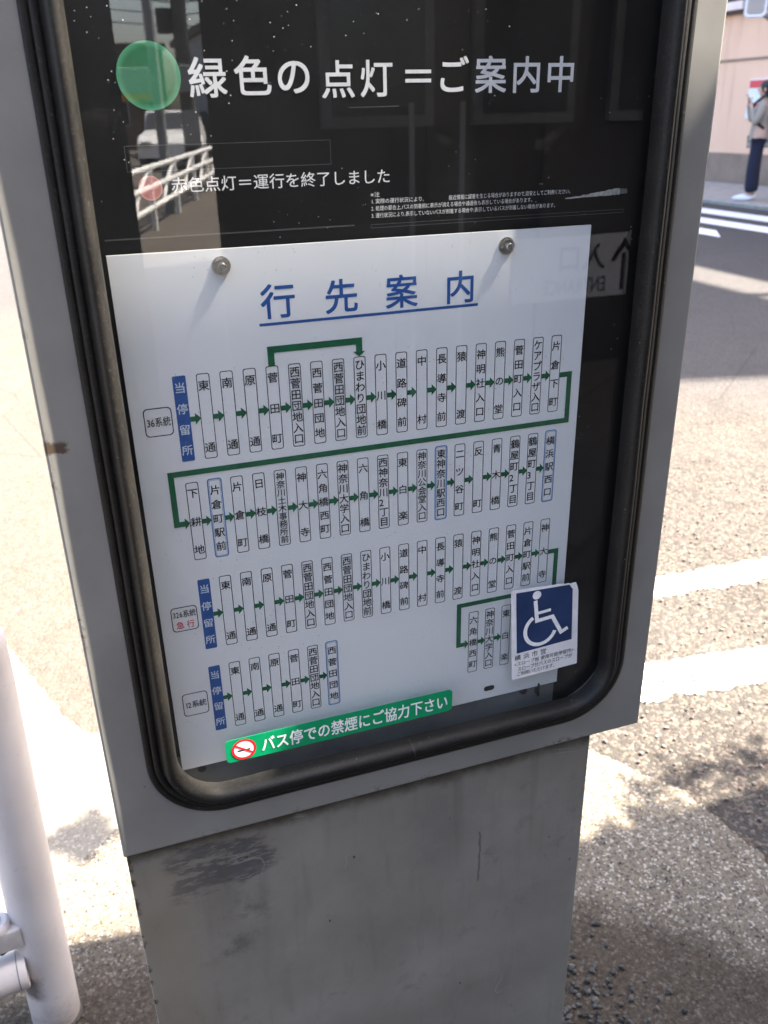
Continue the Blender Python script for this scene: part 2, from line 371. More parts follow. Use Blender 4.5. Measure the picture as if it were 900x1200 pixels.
def tag(o, label=None, cat=None, group=None, kind=None):
    if label: o['label'] = label
    if cat: o['category'] = cat
    if group: o['group'] = group
    if kind: o['kind'] = kind
    return o
def thing(name, label, cat, loc, group=None):
    o = bpy.data.objects.new(name, None); COL.objects.link(o); o.location = loc; o.empty_display_size = .1
    return tag(o, label, cat, group)
def rr(x0, x1, z0, z1, r, n=6):
    pts = []
    for cx, cz, a0 in ((x1 - r, z1 - r, 0), (x0 + r, z1 - r, 90), (x0 + r, z0 + r, 180), (x1 - r, z0 + r, 270)):
        for k in range(n + 1):
            a = R(a0 + 90 * k / n); pts.append((cx + r * math.cos(a), cz + r * math.sin(a)))
    return pts
def disc(cx, cz, r, n=40): return [(cx + r * math.cos(2 * math.pi * k / n), cz + r * math.sin(2 * math.pi * k / n)) for k in range(n)]

# lettering: every glyph becomes flat outline geometry
_gl = {}
def glyph(ch, bold=0.0, res=2):
    k = (ch, res); bold = 0.0
    if k not in _gl:
        c = bpy.data.curves.new('glyph', 'FONT'); c.body = ch; c.size = 1; c.resolution_u = res; c.offset = bold
        o = bpy.data.objects.new('glyph', c); COL.objects.link(o)
        bpy.context.view_layer.update()
        dg = bpy.context.evaluated_depsgraph_get(); me = bpy.data.meshes.new_from_object(o.evaluated_get(dg))
        vs = [(v.co.x, v.co.y) for v in me.vertices]; fs = [list(p.vertices) for p in me.polygons]
        bpy.data.objects.remove(o); bpy.data.curves.remove(c); bpy.data.meshes.remove(me)
        _gl[k] = (vs, fs)
    return _gl[k]
def put(mb, ch, cx, cz, w, h, y, mat, bold=0.0, tilt=0.0, mirror=False, adv=1.0):
    """one glyph, its em cell centred on (cx, cz)"""
    if bold:
        k = 0
        for ox, oz in ((-1, -1), (1, -1), (-1, 1), (1, 1)):
            k += 1; put(mb, ch, cx + ox * bold * w * .75, cz + oz * bold * h * .75, w, h, y - k * 8e-6, mat, 0.0, tilt, mirror, adv)
    vs, fs = glyph(ch, 0, 6 if w > .015 else 2)
    if not vs: return
    ca, sa = math.cos(tilt), math.sin(tilt); out = []
    for x, z in vs:
        u = (x - adv / 2) * w; q = (z - .38) * h
        if mirror: u = -u
        out.append((cx + u * ca - q * sa, y, cz + u * sa + q * ca))
    mb.add(out, fs, mat)
def advance(ch):
    if ord(ch) > 0x2e80: return 1.0
    if ch == ' ': return .3
    vs, _ = glyph(ch); return (max(v[0] for v in vs) + .06) if vs else .3
def line(mb, s, x0, x1, cz, h, y, mat, bold=0.0, dz=0.0, mirror=False):
    """a line of text filling x0..x1, dz = rise from start to end"""
    tot = sum(advance(c) for c in s); w = abs(x1 - x0) / tot; x = x0; sg = 1 if x1 > x0 else -1
    for c in s:
        a = advance(c); f = (x + sg * a * w / 2 - x0) / (x1 - x0)
        if c != ' ': put(mb, c, x + sg * a * w / 2, cz + dz * f, w, h, y, mat, bold, math.atan2(dz, abs(x1 - x0)), mirror, a)
        x += sg * a * w

# ================================================================== GROUND
asph = [(1.13, -6), (1.115, .15), (1.112, .272), (1.104, .38), (1.083, .492), (1.022, .586), (.971, .68), (.93, .80), (.80, 1.17),
        (.4, 1.165), (.1, 1.15), (-.085, 1.133), (-.126, 1.175), (-.16, 1.258), (-.286, 1.587), (-1.5, 4.7), (-4, 11), (-30, 76)]
def inside_asphalt(x, y):
    # signed distance-ish: walk the boundary, asphalt lies to the right/far side
    best = 1e9; side = 1
    for (ax, ay), (bx, by) in zip(asph, asph[1:]):
        dx, dy = bx - ax, by - ay; L2 = dx * dx + dy * dy
        tt = max(0, min(1, ((x - ax) * dx + (y - ay) * dy) / L2)); px, py = ax + tt * dx, ay + tt * dy
        d = math.hypot(x - px, y - py)
        if d < best: best = d; side = (dx * (y - ay) - dy * (x - ax))
    return best if side < 0 else -best
# one wide base sheet of asphalt
mb = MB(); S_ = 900
# hole-free coarse sheet, lies 2 cm below the near detail sheets
mb.add([(-S_, -S_, -.022), (S_, -S_, -.022), (S_, S_, -.022), (-S_, S_, -.022)], [[0, 1, 2, 3]], 'asphalt')
tag(mb.build('ground'), 'wide sheet of worn asphalt ground', kind='structure')
def asph_z(x, y):
    p = Vector((x, y, 0)); d1 = noise.voronoi(p * 55)[0][0]; d2 = noise.voronoi(p * 120)[0][0]
    return -.004 - .007 * d1 - .003 * d2 + .003 * noise.noise(p * 6)
def conc_z(x, y):
    p = Vector((x, y, 3)); return .0 + .0012 * noise.noise(p * 90) + .0015 * noise.noise(p * 22) + .002 * noise.noise(p * 3)
wobf = lambda x, y: inside_asphalt(x, y) + .010 * noise.noise(Vector((x, y, 9)) * 30) + .006 * noise.noise(Vector((x, y, 9)) * 90)
def grid_sheet(x0, x1, y0, y1, step, mat, zf, sign, lim):
    """fine relief sheet; where it ends at the concrete edge its rim is pulled onto that edge"""
    nx = int(round((x1 - x0) / step)); ny = int(round((y1 - y0) / step)); W = {}
    for i in range(nx + 1):
        for j in range(ny + 1): W[i, j] = sign * wobf(x0 + i * step, y0 + j * step) + lim
    idx = {}; vs = []; fs = []
    def vid(i, j):
        if (i, j) not in idx:
            idx[(i, j)] = len(vs); x = x0 + i * step; y = y0 + j * step; w = W[i, j]
            if w < 0:
                gx = (W[min(i + 1, nx), j] - W[max(i - 1, 0), j]) / (2 * step); gy = (W[i, min(j + 1, ny)] - W[i, max(j - 1, 0)]) / (2 * step)
                L2 = max(.3, gx * gx + gy * gy); x -= max(-step, min(step, w * gx / L2)); y -= max(-step, min(step, w * gy / L2))
            vs.append((x, y, zf(x, y) - (.006 if (w < 0 and sign < 0) else 0)))
        return idx[(i, j)]
    for i in range(nx):
        for j in range(ny):
            if max(W[i, j], W[i + 1, j], W[i, j + 1], W[i + 1, j + 1]) > 0: fs.append([vid(i, j), vid(i + 1, j), vid(i + 1, j + 1), vid(i, j + 1)])
    b = MB(); b.add(vs, fs, mat, True); return b
b = grid_sheet(.7, 2.5, -.2, 2.2, .008, 'asphalt', asph_z, 1, .03)
tag(b.build('road_surface'), 'coarse worn asphalt with pale chippings beside the concrete', kind='structure')
b = grid_sheet(-.9, .7, .9, 2.6, .010, 'asphalt', asph_z, 1, .03)
tag(b.build('road_surface'), 'coarse worn asphalt behind the sign', kind='structure')
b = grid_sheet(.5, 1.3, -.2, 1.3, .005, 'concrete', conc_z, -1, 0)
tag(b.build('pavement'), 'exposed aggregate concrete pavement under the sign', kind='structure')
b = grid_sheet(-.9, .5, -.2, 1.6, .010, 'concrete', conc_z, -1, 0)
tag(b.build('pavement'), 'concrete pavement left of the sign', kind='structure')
mb = MB()
mb.add([(-40, -60, -.002), (1.125, -60, -.002), (1.125, -.196, -.002), (-40, -.196, -.002)], [[0, 1, 2, 3]], 'rear_paving')
mb.add([(-40, -.196, -.002), (-.896, -.196, -.002), (-.896, 3.2, -.002), (-1.0, 3.4, -.002), (-4, 11, -.002), (-30, 76, -.002), (-40, 76, -.002)], [list(range(7))], 'concrete')
mb.add([(-.896, 1.596, -.003), (-.288, 1.596, -.003), (-.66, 2.55, -.003), (-.896, 3.15, -.003)], [[0, 1, 2, 3]], 'concrete')
mb.add([(1.125, -60, -.002), (9, -60, -.002), (9, -.2, -.002), (1.125, -.2, -.002)], [[0, 1, 2, 3]], 'rear_paving')
tag(mb.build('pavement'), 'pavement running past the sign', kind='structure')

def painted(name, quads, z, label):
    mb = MB()
    for q in quads:
        n = 30; (ax, ay), (bx, by), (cx, cy), (dx, dy) = q        # a-b far edge, d-c near edge
        n = max(20, int(math.hypot(bx - ax, by - ay) / .01)); m_ = max(6, int(math.hypot(dx - ax, dy - ay) / .01)); vs = []
        for j in range(m_ + 1):
            h = j / m_
            for i in range(n + 1):
                f = i / n; x = (ax + (bx - ax) * f) * (1 - h) + (dx + (cx - dx) * f) * h; y = (ay + (by - ay) * f) * (1 - h) + (dy + (cy - dy) * f) * h
                y += .022 * noise.noise(Vector((x * 16, y * 4, 1))) * abs(2 * h - 1) + .01 * noise.noise(Vector((x * 60, y * 9, 1))) * abs(2 * h - 1)
                vs.append((x, y, asph_z(x, y) + .0018))
        mb.add(vs, [[j * (n + 1) + i, (j + 1) * (n + 1) + i, (j + 1) * (n + 1) + i + 1, j * (n + 1) + i + 1] for j in range(m_) for i in range(n)], 'paint', True)
    return tag(mb.build(name), label, kind='structure')
painted('road_marking', [((1.17, .935), (3.2, .70), (3.1, .56), (1.05, .80))], .0045, 'worn white painted stripe nearest the sign')
painted('road_marking', [((1.40, 1.325), (3.9, 1.13), (3.8, 1.0), (1.30, 1.215))], .0045, 'second worn white painted stripe')
# zebra crossing on the far road, and the far pavement with kerb
mb = MB()
for x0, x1, y0, y1 in ((8.25, 8.66, 6.2, 14), (7.53, 7.90, 6.8, 14), (6.85, 7.19, 7.6, 14)):
    mb.add([(x0, y0, -.014), (x1, y0 + .5, -.014), (x1, y1, -.014), (x0, y1, -.014)], [[0, 1, 2, 3]], 'poster_white')
tag(mb.build('crossing_marking'), 'white zebra crossing bars on the shaded road', kind='structure')
mb = MB(); mb.box(9.35, 11.7, 2, 30, -.05, .02, 'walk', .01)
tag(mb.build('pavement'), 'raised far pavement below the pink wall', kind='structure')
mb = MB(); mb.box(9.2, 9.347, 2, 30, -.05, .03, 'kerb', .012)
tag(mb.build('kerb'), 'concrete kerb of the far pavement', kind='structure')

# loose gravel by the pedestal foot
mb = MB(); ico = bmesh.new(); bmesh.ops.create_icosphere(ico, subdivisions=1, radius=1); ico.verts.index_update()
iv = [v.co.copy() for v in ico.verts]; fi = [[v.index for v in f.verts] for f in ico.faces]; ico.free()
def stone(mb, x, y, z, s, mat):
    ph = random.uniform(0, 6.3); q = Matrix.Rotation(ph, 3, Vector((random.random(), random.random(), 1)).normalized())
    sc = Vector((random.uniform(.7, 1.3), random.uniform(.6, 1.1), random.uniform(.5, .8)))
    mb.add([Vector((x, y, z)) + q @ (Vector((v.x * sc.x, v.y * sc.y, v.z * sc.z)) * s * random.uniform(.85, 1.15)) for v in iv], fi, mat)
for _ in range(230):
    x = .56 + abs(random.gauss(0, .085)); y = random.gauss(.10, .07)
    stone(mb, x, y, .003, random.uniform(.0035, .0075), 'gravel')
for _ in range(260):
    stone(mb, random.uniform(.55, 1.1), random.uniform(.0, .5), .002, random.uniform(.001, .0028), 'gravel')
for _ in range(300):
    x = random.uniform(-.25, .08); y = random.uniform(.35, .75); stone(mb, x, y, .002, random.uniform(.001, .0025), 'gravel')
tag(mb.build('gravel'), 'loose dark gravel at the foot of the pedestal', 'gravel', kind='stuff')
mb = MB()
for _ in range(1500):
    x = random.uniform(.95, 2.4); y = random.uniform(.2, 2.1)
    if wobf(x, y) > .005: stone(mb, x, y, -.006, random.uniform(.002, .006), 'chip')
tag(mb.build('stone_chippings'), 'chippings standing proud of the worn asphalt', 'chippings', kind='stuff')

# ================================================================== BUS STOP SIGN
SG = thing('bus_stop_sign', 'grey metal bus stop cabinet with glazed route board on a pedestal', 'bus stop sign', (.28, .08, 0))
ZT = 1.98
# cabinet shell: outer loops to window opening
def L3(pts, y): return [(x, y, z) for x, z in pts]
mb = MB(); N = 14
hole = (.0355, .5285, .7125, 1.90)
e = .0022
mb.loft([L3(rr(.0, .56, .682, ZT, .0012, N), .17), L3(rr(.0, .56, .682, ZT, .0012, N), e), L3(rr(e * .3, .56 - e * .3, .682 + e * .3, ZT - e * .3, .0012, N), e * .3),
         L3(rr(e, .56 - e, .682 + e, ZT - e, .0012, N), 0), L3(rr(*hole, .068, N), 0), L3(rr(*hole, .068, N), .045)], 'enamel', smooth=False)
mb.poly(rr(.0, .56, .682, ZT, .0012, N)[::-1], .17, 'enamel')
cab = mb.build('cabinet', SG)
# rubber gasket: profile swept round the opening (s = inward distance, h = height proud of the frame)
prof = [(0, -.001), (.0003, .0012), (.001, .0022), (.0045, .0028), (.0058, .0026), (.0062, .0012), (.0068, .0012), (.0072, .0028), (.011, .0032), (.0125, .0024),
        (.0132, .0012), (.0140, .0030), (.0150, .0080), (.0172, .0115), (.0205, .0134), (.0238, .0118), (.0260, .0080), (.0272, .0036), (.0277, -.0012), (.0278, -.0058)]
GO = (.0335, .5305, .7105, 1.902); GR = .070
def gloop(s, h, n=20):
    base = rr(GO[0] + s, GO[1] - s, GO[2] + s, GO[3] - s, GR - s, n); out = []
    for i, (x, z) in enumerate(base):
        nx_, nz_ = base[(i + 1) % len(base)]; d_ = math.hypot(nx_ - x, nz_ - z); k_ = max(1, int(d_ / .035))
        for q in range(26 if (i % (n + 1)) == n else 1):
            f = q / 26; X_ = x + (nx_ - x) * f; Z_ = z + (nz_ - z) * f; w1 = noise.noise(Vector((X_ * 11, Z_ * 11, 2))); w2 = noise.noise(Vector((X_ * 9, Z_ * 9, 7)))
            m_ = .0007 if s > .0005 else .0002
            out.append((X_ + w1 * m_, -h * (1 + .07 * w2), Z_ + w2 * m_))
    return out
mb = MB(); mb.loft([gloop(s, h) for s, h in prof], 'rubber', smooth=True)
gk = mb.build('window_gasket', SG)
mb = MB(); xs = .2850                                   # butt joint of the rubber at the bottom
for dx, k, mt in ((0, 1.12, 'seam'), (.0022, 1.07, 'rubber')):
    pts = [(xs + dx, -(h * k + .0006 * (h > 0)), GO[2] + s) for s, h in prof[11:19]]; pts2 = [(x + .0016, y, z) for x, y, z in pts]
    mb.add(pts + pts2, [[i, i + 1, i + 9, i + 8] for i in range(7)], mt, True)
mb.build('gasket_joint', gk)
# glazing
mb = MB(); mb.slab(rr(.0555, .5085, .7325, 1.88, .047, 10), .006, .003, 'glass'); mb.build('window_pane', SG)
# interior black panel with its print
mb = MB(); mb.slab([(.036, .752), (.528, .752), (.528, 1.899), (.036, 1.899)][::-1], .030, .004, 'panel_black'); pan = mb.build('display_panel', SG)
mb = MB(); mb.slab([(.036, .7135), (.463, .7135), (.463, .760), (.036, .760)][::-1], .026, .003, 'sill')
mb.box(.440, .4415, .018, .0259, .738, .7535, 'dark_metal')
sill = mb.build('inner_sill', SG)
mb = MB(); mb.slab([(.4635, .7135), (.528, .7135), (.528, .7515), (.4635, .7515)][::-1], .031, .003, 'panel_black'); mb.build('inner_corner_plate', SG)
def bolt(x, y, z, r, name, parent, mat='chrome', ln=.006):
    mb = MB()
    hexa = [(x + r * math.cos(R(60 * k + 12)), z + r * math.sin(R(60 * k + 12))) for k in range(6)]
    wash = disc(x, z, r * 1.22, 24)
    mb.slab(wash[::-1], y - .0008, .0012, mat); mb.slab(hexa[::-1], y - .0045, .0037, mat)
    mb.tube([(x, y - .0045, z), (x, y - ln - .0005, z), (x, y - ln - .0012, z)], [r * .55, r * .55, r * .42], mat, 14)
    return mb.build(name, parent)
for x, z in ((.1463, 1.2085), (.3835, 1.2080)): bolt(x, .0195, z, .0058, 'bolt', SG)
for x, z in ((.426, .7445), (.083, .7440)):
    mb = MB(); mb.tube([(x, .0258, z), (x, .0235, z), (x, .0228, z)], [.0042, .0040, .0028], 'dark_metal', 16); mb.build('sill_screw', sill)
# print on the black panel
yb = .0297
mb = MB()
for ch, x, z, s in (('緑', .1508, 1.3353, 1), ('色', .1830, 1.3361, 1), ('の', .2130, 1.3360, 1), ('点', .2463, 1.3334, .97), ('灯', .2761, 1.3337, .97),
                    ('＝', .3095, 1.3350, 1), ('ご', .3375, 1.3355, 1), ('案', .3698, 1.3356, 1), ('内', .4008, 1.3354, 1), ('中', .4311, 1.3354, 1)):
    put(mb, ch, x, z, .0278 * s, .0272 * s, yb, 'white_print', .016)
mb.build('panel_lettering', pan)
mb = MB(); line(mb, '赤色点灯＝運行を終了しました', .1170, .2862, 1.2656, .0112, yb, 'white_print', .004); mb.build('panel_lettering', pan)
mb = MB()
line(mb, '※注', .2690, .2768, 1.2524, .0040, yb, 'white_print')
line(mb, '1. 実際の運行状況により,', .2694, .3138, 1.2474, .0040, yb, 'white_print')
line(mb, '接近情報に誤差を生じる場合がありますので,目安としてご利用ください。', .3354, .4487, 1.2472, .0040, yb, 'white_print')
line(mb, '2. 処理の都合上,バスの到着前に表示が消える場合や通過後も表示している場合があります。', .2694, .4132, 1.2421, .0040, yb, 'white_print')
line(mb, '3. 運行状況により,表示していないバスが到着する場合や,表示しているバスが到着しない場合があります。', .2694, .4350, 1.2368, .0040, yb, 'white_print')
mb.build('panel_notes', pan)
mb = MB(); mb.slab(disc(.1107, 1.3366, .0215, 64)[::-1], .0285, .0013, 'lens_green'); mb.build('indicator_lens', pan)['label'] = 'round green indicator lens'
mb = MB(); mb.slab(disc(.1026, 1.2645, .0084, 40)[::-1], .0285, .0013, 'lens_red'); mb.build('indicator_lens', pan)['label'] = 'small round red indicator lens'
def frame_line(mb, x0, x1, z0, z1, w, y, mat):
    mb.ring([(x0, z0), (x1, z0), (x1, z1), (x0, z1)], [(x0 + w, z0 + w), (x1 - w, z0 + w), (x1 - w, z1 - w), (x0 + w, z1 - w)], y, mat)
mb = MB()
frame_line(mb, .088, .2383, 1.2757, 1.2928, .00022, .0296, 'sill'); frame_line(mb, .066, .2550, 1.2300, 1.2308, .0002, .0296, 'sill')
mb.poly([(.254, 1.3143), (.2932, 1.3147), (.2932, 1.3150), (.254, 1.3146)][::-1], .0296, 'sill')
frame_line(mb, .2690, .500, 1.2275, 1.2302, .0002, .0296, 'sill')
mb.build('panel_seams', pan)
# torn strip of tape
mb = MB(); random.seed(3)
up = [(.4418 + i * .0025, 1.2420 + .0058 * (i / 21) ** 1.2 + random.uniform(-.0004, .0004)) for i in range(22)]
lo = [(.4418 + i * .0025, 1.2412 + .0012 * (i / 21) + random.uniform(-.0002, .0002)) for i in range(22)]
mb.slab((up + lo[::-1])[::-1][::-1], .0286, .0008, 'tape')
mb.slab([(.4945, 1.2428), (.5020, 1.2432), (.5015, 1.2468), (.4950, 1.2472)], .0288, .0005, 'sill'); mb.build('tape_remnant', pan)

# ------------------------------------------------------------------ route board
yp = .020
mb = MB(); outer = [(.0650, .7505), (.4630, .7503), (.4633, 1.2200), (.0649, 1.2208)]
mb.slab(outer, yp, .0025, 'placard')
PL = mb.build('route_board', SG); PL['label'] = 'white board printed with four bus routes'
y1 = yp - .0002; y2 = yp - .00035
mb = MB()
for ch, x, z in (('行', .1879, 1.1788), ('先', .2393, 1.1785), ('案', .2905, 1.1780), ('内', .3425, 1.1775)): put(mb, ch, x, z, .0288, .0282, y1, 'ink_blue', .016)
mb.poly([(.1717, 1.1602), (.3589, 1.1606), (.3589, 1.1629), (.1717, 1.1624)], y1, 'ink_blue')
mb.build('title_lettering', PL)
mb = MB(); mb.poly(rr(.3765, .3885, .7595, .7655, .0029, 6), y1, 'ink'); mb.build('slot_hole', PL)

BW = .0052
def vtext(mb, s, cx, z0, z1, mat, size=.0090, bold=.012):
    n = len(s); H = z1 - z0
    for i, ch in enumerate(s):
        if n <= 5: f = .135 + (.73) * i / (n - 1) if n > 1 else .5; h = w = min(size, H * .73 / (n - 1) * .98 if n > 1 else size)
        else: f = .03 + .94 * (i + .5) / n; h = H * .94 / n * 1.02; w = max(.0076, min(size, h * 1.0)); h = min(h, w * 1.05)
        if ch == 'ー':
            vs, fs = glyph(ch)
            mb.add([(cx - (z - .38) * w, y2, z1 - H * f - (x - .5) * h) for x, z in vs], fs, mat); continue
        put(mb, ch, cx, z1 - H * f, w, h, y2, mat, bold)
def stop_box(s, cx, z0, z1, hi=False):
    mb = MB(); w = BW
    if hi:
        mb.ring(rr(cx - w - .0009, cx + w + .0009, z0 - .0009, z1 + .0009, .0026, 4), rr(cx - w + .0001, cx + w - .0001, z0 + .0001, z1 - .0001, .0020, 4), y1, 'ink_lblue')
        mb.ring(rr(cx - w + .0006, cx + w - .0006, z0 + .0006, z1 - .0006, .0018, 4), rr(cx - w + .00085, cx + w - .00085, z0 + .00085, z1 - .00085, .0016, 4), y2, 'ink_blue')
    else:
        mb.ring(rr(cx - w, cx + w, z0, z1, .0018, 4), rr(cx - w + .00062, cx + w - .00062, z0 + .00062, z1 - .00062, .0015, 4), y1, 'ink')
    vtext(mb, s, cx, z0, z1, 'ink')
    return mb.build('stop_name', PL)
def arrow(x0, x1, z):
    mb = MB(); m = x0 + (x1 - x0) * .48
    mb.poly([(x0, z - .0021), (m, z - .0021), (m, z - .0049), (x1 + .0006, z), (m, z + .0049), (m, z + .0021), (x0, z + .0021)], y2 - .0001, 'ink_green')
    return mb.build('arrow', PL)
def this_stop(cx, z0, z1):
    mb = MB(); mb.poly(rr(cx - BW, cx + BW, z0, z1, .0012, 4), y1, 'ink_blue'); vtext(mb, '当停留所', cx, z0, z1, 'ink_pale'); return mb.build('this_stop_bar', PL)
P_ = .01842; X0 = .1052
cx = lambda i: X0 + P_ * i
rows = [(1.0572, 1.1281, ['*', '東通', '南通', '原通', '菅田町', '西菅田団地入口', '西菅田団地', '西菅田団地入口', 'ひまわり団地前', '小川橋', '道路碑前', '中村', '長導寺前', '猿渡', '神明社入口', '熊の堂', '菅田町入口', 'ケアプラザ入口', '片倉下町'], ()),
        (.9675, 1.0386, ['下耕地', '片倉町駅前', '片倉町', '日枝橋', '神奈川土木事務所前', '神大寺', '六角橋西町', '神奈川大学入口', '六角橋', '西神奈川2丁目', '東白楽', '神奈川公会堂入口', '東神奈川駅西口', '二ツ谷町', '反町', '青木橋', '鶴屋町2丁目', '鶴屋町3丁目', '横浜駅西口'], (1, 12, 18)),
        (.8777, .9482, ['*', '東通', '南通', '原通', '菅田町', '西菅田団地入口', '西菅田団地', '西菅田団地入口', 'ひまわり団地前', '小川橋', '道路碑前', '中村', '長導寺前', '猿渡', '神明社入口', '熊の堂', '菅田町入口', '片倉町駅前', '神大寺'], ()),
        (.7875, .8588, ['*', '東通', '南通', '原通', '菅田町', '西菅田団地入口', '西菅田団地'], (6,))]
for z0, z1, names, hi in rows:
    zm = (z0 + z1) / 2 - .0005
    for i, s in enumerate(names):
        if s == '*': this_stop(cx(i), z0, z1)
        else: stop_box(s, cx(i), z0, z1, i in hi)
        if i: arrow(cx(i - 1) + BW + (.0009 if (i - 1) in hi else 0), cx(i) - BW - (.0009 if i in hi else 0), zm)
for k, s in enumerate(('六角橋西町', '神奈川大学入口', '東白楽')):
    stop_box(s, .3625 + .0180 * k, .7880, .8595)
    if k: arrow(.3625 + .018 * (k - 1) + BW, .3625 + .018 * k - BW, .8235)
def band(name, pts, w, head=None):
    """green route line: axis-aligned path of width w with mitred corners"""
    mb = MB(); n = len(pts); L = []; Q = []
    for i, (x, z) in enumerate(pts):
        d0 = Vector((x - pts[i - 1][0], z - pts[i - 1][1])).normalized() if i else None
        d1 = Vector((pts[i + 1][0] - x, pts[i + 1][1] - z)).normalized() if i < n - 1 else None
        n0 = Vector((-d0.y, d0.x)) if d0 else None; n1_ = Vector((-d1.y, d1.x)) if d1 else None
        nn = (n0 + n1_) if (n0 is not None and n1_ is not None) else (n0 if n0 is not None else n1_)
        L.append((x + nn.x * w / 2, z + nn.y * w / 2)); Q.append((x - nn.x * w / 2, z - nn.y * w / 2))
    for i in range(n - 1): mb.poly([L[i], L[i + 1], Q[i + 1], Q[i]], y2 - .0002, 'ink_green')
    (x, z), (px, pz) = pts[-1], pts[-2]; d = Vector((x - px, z - pz)).normalized(); q = Vector((-d.y, d.x)); tip = Vector((x, z)) + d * .0042
    mb.poly([tuple(Vector((x, z)) + q * .0052), tuple(tip), tuple(Vector((x, z)) - q * .0052)], y2 - .0003, 'ink_green')
    return mb.build(name, PL)
band('route_line', [(cx(4), 1.1281), (cx(4), 1.1412), (cx(8), 1.1412), (cx(8), 1.1325)], .0054)
band('route_line', [(cx(18) + BW, 1.0913), (.4520, 1.0913), (.4520, 1.0472), (.0893, 1.0472), (.0893, 1.0028), (cx(0) - BW - .0040, 1.0028)], .0048)
band('route_line', [(cx(18) + BW, .9113), (.4510, .9113), (.4510, .8693), (.3465, .8693), (.3465, .8236), (.3625 - BW - .0040, .8236)], .0047)
def route_tag(x0, x1, z0, z1, lines_):
    mb = MB(); mb.ring(rr(x0, x1, z0, z1, .0034, 5), rr(x0 + .00075, x1 - .00075, z0 + .00075, z1 - .00075, .0030, 5), y1, 'ink')
    for s, z, h, mt, a, b_ in lines_: line(mb, s, a, b_, z, h * 1.12, y2, mt, .010)
    return mb.build('route_number_box', PL)
route_tag(.0747, .0966, 1.0812, 1.1046, [('36系統', 1.0930, .0075, 'ink', .0765, .0952)])
route_tag(.0741, .0968, .9008, .9250, [('326系統', .9180, .0068, 'ink', .0755, .0955), ('急 行', .9072, .0070, 'ink_red', .0775, .0935)])
route_tag(.0735, .0965, .8102, .8348, [('12系統', .8225, .0072, 'ink', .0753, .0950)])

# ------------------------------------------------------------------ stickers on the glass
ys = .0054
mb = MB(); mb.slab(rr(.1052, .3345, .7580, .7836, .0045, 6), ys, .0004, 'film_green')
ST = mb.build('no_smoking_sticker', SG); ST['label'] = 'green no smoking sticker along the bottom of the window'
yt = ys - .0002
mb = MB(); line(mb, 'バス停での禁煙にご協力下さい', .1385, .3300, .7705, .0176, yt, 'white_print', .020); mb.build('sticker_lettering', ST)
mb = MB(); ccx, ccz, cr = .1222, .7706, .0116
mb.poly(disc(ccx, ccz, cr), yt, 'white_print'); mb.ring(disc(ccx, ccz, cr), disc(ccx, ccz, cr * .80), yt - .0001, 'ink_red')
mb.poly([(ccx - .0062, ccz - .0018), (ccx + .0060, ccz - .0018), (ccx + .0060, ccz - .0002), (ccx - .0062, ccz - .0002)], yt - .0001, 'ink')
for k in range(3):
    for j in range(4): mb.poly([(ccx + .001 + k * .0019 + j * .0004, ccz + .0028 + j * .0009), (ccx + .0015 + k * .0019 + j * .0004, ccz + .0028 + j * .0009), (ccx + .0015 + k * .0019 + j * .0006, ccz + .0035 + j * .0009), (ccx + .001 + k * .0019 + j * .0006, ccz + .0035 + j * .0009)], yt - .0001, 'sill')
d = Vector((-.0088, .0062)); q = Vector((.0062, .0088)).normalized() * .0010
mb.poly([tuple(Vector((ccx, ccz)) + d + q), tuple(Vector((ccx, ccz)) + d - q), tuple(Vector((ccx, ccz)) - d - q), tuple(Vector((ccx, ccz)) - d + q)], yt - .0002, 'ink_red')
mb.build('no_smoking_symbol', ST)
# wheelchair sticker
mb = MB()
outl = [(.3955, .8836), (.4013, .7775), (.4400, .7786), (.4766, .7798), (.4712, .8690), (.4690, .8760), (.4672, .8790), (.4640, .8788), (.4600, .8793), (.4560, .8800), (.4520, .8796), (.4470, .8808), (.4300, .8816)]
outl = [(.3968, .8832), (.3955, .8815), (.4010, .7783), (.4018, .7775), (.4400, .7786), (.4756, .7797), (.4766, .7806), (.4712, .8690), (.4697, .8740), (.4678, .8788), (.4650, .8790), (.4622, .8783), (.4590, .8796), (.4550, .8793), (.4510, .8803), (.4300, .8816), (.4100, .8826)]
mb.slab(outl, ys, .0004, 'film_white')
WS = mb.build('wheelchair_sticker', SG); WS['label'] = 'white and navy wheelchair access sticker with a torn top corner'
mb = MB(); mb.poly([(.4009, .8800), (.4049, .8089), (.4678, .8119), (.4644, .8719), (.4603, .8778)], yt, 'film_navy'); mb.build('navy_field', WS)
mb = MB(); ye = yt - .0001
mb.poly(disc(.4240, .8733, .0048, 28), ye, 'white_print')
def stroke(mb, pts, w, y, mat):
    pts = [Vector(p) for p in pts]; L = []; Q = []
    for i, p in enumerate(pts):
        a = (p - pts[i - 1]).normalized() if i else None; b_ = (pts[i + 1] - p).normalized() if i < len(pts) - 1 else None
        na = Vector((-a.y, a.x)) if a else None; nb = Vector((-b_.y, b_.x)) if b_ else None
        if na is not None and nb is not None: nn = (na + nb).normalized(); nn = nn / max(.35, nn.dot(na))
        else: nn = na if na is not None else nb
        L.append(tuple(p + nn * w / 2)); Q.append(tuple(p - nn * w / 2))
    for i in range(len(pts) - 1): mb.poly([L[i], Q[i], Q[i + 1], L[i + 1]], y, mat)
stroke(mb, [(.4228, .8672), (.4258, .8432), (.4432, .8448), (.4545, .8238), (.4620, .8275)], .0042, ye, 'white_print')
stroke(mb, [(.4255, .8520), (.4408, .8532)], .0034, ye - .00005, 'white_print')
stroke(mb, [(.4303 + .0172 * math.cos(R(a)), .8325 + .0178 * math.sin(R(a))) for a in range(122, 350, 6)], .0042, ye - .0001, 'white_print')
mb.build('wheelchair_symbol', WS)
mb = MB()
